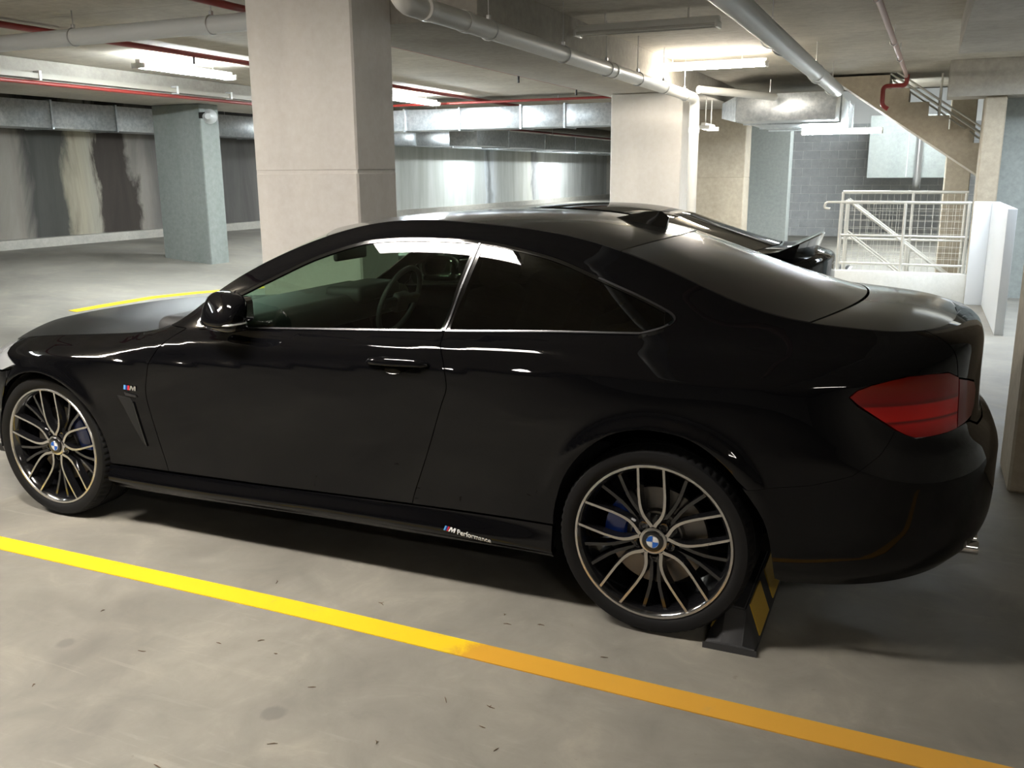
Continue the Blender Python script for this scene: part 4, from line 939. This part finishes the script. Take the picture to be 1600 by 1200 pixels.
# ---- badges and lettering
def text_mesh(s, size, m, name, parent, italic=0):
    cu_ = bpy.data.curves.new(name, 'FONT'); cu_.body = s; cu_.size = size; cu_.extrude = .0006; cu_.shear = italic; cu_.space_character = 1.0; cu_.offset = size*.012
    o = bpy.data.objects.new(name, cu_); C.objects.link(o); bpy.context.view_layer.update()
    me = bpy.data.meshes.new_from_object(o.evaluated_get(bpy.context.evaluated_depsgraph_get())); me.name = name
    bpy.data.objects.remove(o); me.materials.clear(); me.materials.append(m)
    return link(bpy.data.objects.new(name, me), parent)
def decal_place(o, x, z, slope, off=.003):
    """wrap flat lettering (local x, y) on to the near body side at (x, z)"""
    for v in o.data.vertices:
        lx, ly, lz = v.co; X = x+lx; Zz = z+lx*slope+ly
        p, n = SN(np.array([UL(X)]), np.array([Zz])); p = p[0]+n[0]*(off+lz); v.co = p
    o.location = -CARLOC
def stripes(h, w, sl, cols, name, parent, x0=0):
    outs = []
    for i, m in enumerate(cols):
        a = x0+i*w*1.02; V = [(a, 0, 0), (a+w, 0, 0), (a+w+sl, h, 0), (a+sl, h, 0), (a, 0, .0008), (a+w, 0, .0008), (a+w+sl, h, .0008), (a+sl, h, .0008)]
        outs.append(mobj(name, V, [(0, 1, 2, 3), (4, 5, 6, 7), (0, 1, 5, 4), (1, 2, 6, 5), (2, 3, 7, 6), (3, 0, 4, 7)], m, parent))
    return outs
def m_letter(h, w, sl, m, name, parent, x0):
    P2 = [(0, 0), (.20, 0), (.30, .62), (.50, 0), (.62, 0), (.76, .62), (.80, 0), (1, 0), (1, 1), (.72, 1), (.58, .45), (.38, 1), (.12, 1)]
    bm = bmesh.new(); vs = [bm.verts.new((x0+a*w+sl*b, b*h, 0)) for a, b in P2]; f = bm.faces.new(vs)
    r = bmesh.ops.extrude_face_region(bm, geom=[f]); bmesh.ops.translate(bm, vec=(0, 0, .0009), verts=[v for v in r['geom'] if isinstance(v, bmesh.types.BMVert)])
    bmesh.ops.triangulate(bm, faces=bm.faces[:]); return bobj(name, bm, m, parent)
sill_obj = [o for o in car.children if o.name == 'side_sill'][0]
def decal_on(o, parent, x, z, slope):
    decal_place(o, x, z, slope); o.parent = parent; o.location = (0, 0, 0)
hh = .0165
for o in stripes(hh, .0062, .006, (M_elblue, M_edblue, M_ered), 'stripe', sill_obj): decal_on(o, sill_obj, 2.029, .256, -.10)
decal_on(m_letter(hh, .026, .006, M_white, 'lettering', sill_obj, .0195), sill_obj, 2.029, .256, -.10)
tx = text_mesh('Performance', .0245, M_white, 'lettering', sill_obj); w_ = max(v.co.x for v in tx.data.vertices)
for v in tx.data.vertices: v.co.x = v.co.x*(.136/w_)+.055
decal_on(tx, sill_obj, 2.029, .2545, -.10)
wing = [o for o in car.children if o.name == 'front_wing'][0]
for o in stripes(.020, .0105, .004, (M_elblue, M_edblue, M_ered), 'badge', wing): decal_on(o, wing, .507, .652, -.03)
decal_on(m_letter(.020, .034, .004, M_chrome, 'badge', wing, .0325), wing, .507, .652, -.03)
# ---- exhaust tips
for sd in (-1, 1):
    for dx in (0, .085):
        bm = bmesh.new(); lathe(bm, [(-.16, .036), (.0, .038), (.004, .036), (.0, .033), (-.12, .032)], 28, axis='x')
        ex = bobj('exhaust_tip', bm, M_chrome, car, 50); ex.location = Vector((3.802, sd*(.385+dx), .312))-CARLOC; ex.scale = (1, .62, .62)
# ---- bumper lower diffuser
cp(box('diffuser', (3.36, 3.60, -.46, .46, .275, .34), M_black, car, .02)); cp(box('front_splitter', (-.66, -.42, -.66, .66, .17, .215), M_black, car, .015))
for sd in (-1, 1):
    bm = bmesh.new(); superell(bm, (0, 0, 0), (.012, .14, .10), .6, .6); kg = bobj('kidney_grille', bm, M_gblack, car, 50); kg.location = Vector((-.752, sd*.16, .60))-CARLOC; kg.rotation_euler.y = math.radians(12)
# ---- cabin (driver sits on the far side)
def seat(x, y, rear=False):
    bm = bmesh.new(); add_box(bm, -.26, .26, -.25, .25, -.10, .06, .05, 3)
    M_ = Matrix.Translation((.26, 0, .02)) @ Matrix.Rotation(math.radians(24), 4, 'Y'); add_box(bm, -.06, .07, -.25, .25, 0, .60, .05, 3, M=M_)
    s = bobj('seat', bm, M_seat, car, 50); s.location = Vector((x, y, .52))-CARLOC
    bm = bmesh.new(); add_box(bm, -.045, .045, -.13, .13, -.02, .17, .04, 3); h = bobj('headrest', bm, M_seat, s, 50); h.location = (.52, 0, .60); h.rotation_euler.y = math.radians(16)
for y in (-.37, .37): seat(1.50, y)
bm = bmesh.new(); add_box(bm, 2.25, 2.50, -.55, .55, .48, .62, .04, 3); add_box(bm, 2.45, 2.60, -.55, .55, .55, 1.02, .05, 3); rs_ = cp(bobj('rear_bench', bm, M_seat, car, 50))
cp(box('parcel_shelf', (2.55, 3.15, -.60, .60, .98, 1.0), M_dash, car))
bm = bmesh.new(); add_box(bm, .55, .98, -.74, .74, .80, .945, .05, 4); add_box(bm, .80, 1.02, .16, .56, .90, .985, .03, 3); add_box(bm, .95, 1.9, -.11, .11, .40, .68, .04, 3)
cp(bobj('dashboard', bm, M_dash, car, 50))
bm = bmesh.new(); rr = []
for i in range(40):
    a = 2*math.pi*i/40; c_ = Vector((0, math.cos(a), math.sin(a)))*.18
    rr.append([bm.verts.new(c_+Vector((0, math.cos(a), math.sin(a)))*.014*math.cos(b)+Vector((1, 0, 0))*.014*math.sin(b)) for b in [2*math.pi*j/8 for j in range(8)]])
for i in range(40):
    A, B = rr[i], rr[(i+1) % 40]
    for j in range(8): bm.faces.new((A[j], A[(j+1) % 8], B[(j+1) % 8], B[j]))
add_box(bm, -.01, .02, -.17, .17, -.025, .025, .008); add_box(bm, -.02, .035, -.06, .06, -.055, .045, .015)
sw = bobj('steering_wheel', bm, M_dash, car, 50); sw.location = Vector((1.12, .37, .90))-CARLOC; sw.rotation_euler.y = math.radians(22)
bm = bmesh.new(); add_box(bm, -.012, .012, -.13, .13, -.035, .035, .012, 3); rv = bobj('rear_view_mirror', bm, M_dash, car, 50); rv.location = Vector((1.08, 0, 1.175))-CARLOC
tube('mirror_stalk', [(-.05, 0, .06), (0, 0, 0)], .012, M_dash, rv)
# ================================================================ wheel stop
ws_ = thing('wheel_stop', 'black rubber wheel stop with yellow reflectors behind the rear wheel', 'wheel stop', (3.085, -.08, 0))
prof = [(-.083, 0), (.083, 0), (.083, .018), (.034, .128), (-.026, .128), (-.083, .018)]
bm = bmesh.new(); L = .83; rows = []
for y, k, zz in ((-L, 1, 0), (-L, 1, .0), (-L+.012, 1, 0), (-L+.075, 1, 1), (L-.075, 1, 1), (L-.012, 1, 0), (L, 1, 0)):
    rows.append([bm.verts.new((x*(1 if z <= .018 else 1), y, z if z <= .018 else (.019 if zz == 0 else z))) for x, z in prof])
for A, B in zip(rows, rows[1:]):
    for j in range(6): bm.faces.new((A[j], A[(j+1) % 6], B[(j+1) % 6], B[j]))
bm.faces.new(rows[0]); bm.faces.new(rows[-1]); bmesh.ops.remove_doubles(bm, verts=bm.verts, dist=1e-4)
bmesh.ops.bevel(bm, geom=[e for e in bm.edges if len(e.link_faces) == 2 and e.calc_face_angle(0) > .3], offset=.005, segments=2, affect='EDGES')
body_ = bobj('stop_body', bm, M_mrubber, ws_, 35)
M_refl = mat('yellow_reflector', (.62, .40, .05), .35); _n = noise(M_refl, coords(M_refl), 160, 3, .7); bump(M_refl, _n, .4, .001)
for sgn in (1, -1):
    for i in range(5):
        y0 = -L+.10+.30*i; w = .20
        def q(y, t): return (sgn*(.083-.049*t)+(.004 if sgn > 0 else (.004-.008)) - (0 if sgn > 0 else 0), y, .018+.110*t+.002)
        Vv = [q(y0, .08), q(y0+w, .08), q(y0+w+.03, .92), q(y0+.03, .92)]; Vb = [(v[0]-sgn*.006, v[1], v[2]-.003) for v in Vv]
        mobj('reflector', Vv+Vb, [(0, 1, 2, 3), (0, 1, 5, 4), (1, 2, 6, 5), (2, 3, 7, 6), (3, 0, 4, 7), (4, 5, 6, 7)], M_refl, ws_)
# ================================================================ second car beyond
def copy_tree(o, parent=None, skip=('lettering', 'stripe', 'badge', 'antenna_fin', 'dashboard', 'steering_wheel', 'rear_view_mirror')):
    c = o.copy(); C.objects.link(c)
    if parent is not None: c.parent = parent
    for ch in list(o.children):
        if ch.name.split('.')[0] not in skip: copy_tree(ch, c, skip)
    return c
car2 = copy_tree(car); tag(car2, 'second black coupe with ducktail spoiler, half hidden beyond the front one', 'car'); car2.name = 'coupe'
car2.location = (.84, 3.22, 0); car2.scale = (.95, .97, .945)
for o in car2.children:
    if o.name.split('.')[0] in ('roof', 'boot_lid', 'rear_screen', 'bonnet'):
        o.data = o.data.copy(); o.data.materials.clear(); o.data.materials.append(M_paint)
bm = bmesh.new(); rows = []
for i in range(25):
    u = -1+2*i/24; y = u*.60; back = .10*(abs(u)**2.2); xb = 2.13-back; zb = 1.055-.02*abs(u)**2; h = .115*(1-.2*abs(u)**3)
    rows.append([bm.verts.new(p) for p in ((xb-.20, y, zb+.012), (xb-.08, y, zb+.03), (xb+.055, y, zb+h), (xb+.065, y, zb+h-.006), (xb+.02, y, zb-.03), (xb-.05, y, zb-.04))])
for A, B in zip(rows, rows[1:]):
    for j in range(6): bm.faces.new((A[j], A[(j+1) % 6], B[(j+1) % 6], B[j]))
bm.faces.new(rows[0]); bm.faces.new(rows[-1]); sp_ = bobj('spoiler', bm, M_gblack, car2, 40)
# ================================================================ litter on the floor
M_twig = mat('dry_twig', (.12, .07, .035), .8); bm = bmesh.new(); rnd = random.Random(3)
for (x, y) in [(1.62, -1.45), (1.72, -1.50), (1.50, -1.52), (1.95, -1.62), (2.30, -.96), (2.34, -1.02), (2.36, -1.52), (2.50, -1.50), (2.52, -1.60), (2.60, -1.68), (1.38, -1.06), (2.02, -1.90), (2.28, -1.78), (1.30, -1.66), (.95, -1.50), (2.45, -.98), (1.85, -1.06), (2.72, -1.1), (1.15, -1.95), (1.8, -2.1), (2.8, -1.9)]:
    a = rnd.uniform(0, 3.1); l = rnd.uniform(.012, .032); d = Vector((math.cos(a), math.sin(a), 0)); p = Vector((x, y, .0016))
    k = p+Vector((rnd.uniform(-.004, .004), rnd.uniform(-.004, .004), .001)); add_tube(bm, [p-d*l/2, k, p+d*l/2], [.0008, .0015, .0007], 5)
    if rnd.random() < .4: add_tube(bm, [k, k+Vector((d.y, -d.x, 0))*l*.35], [.0011, .0005], 5)
tw_ = bobj('dry_twigs', bm, M_twig); tag(tw_, 'scattered dry twig bits on the concrete floor in the foreground', 'litter', kind='stuff')
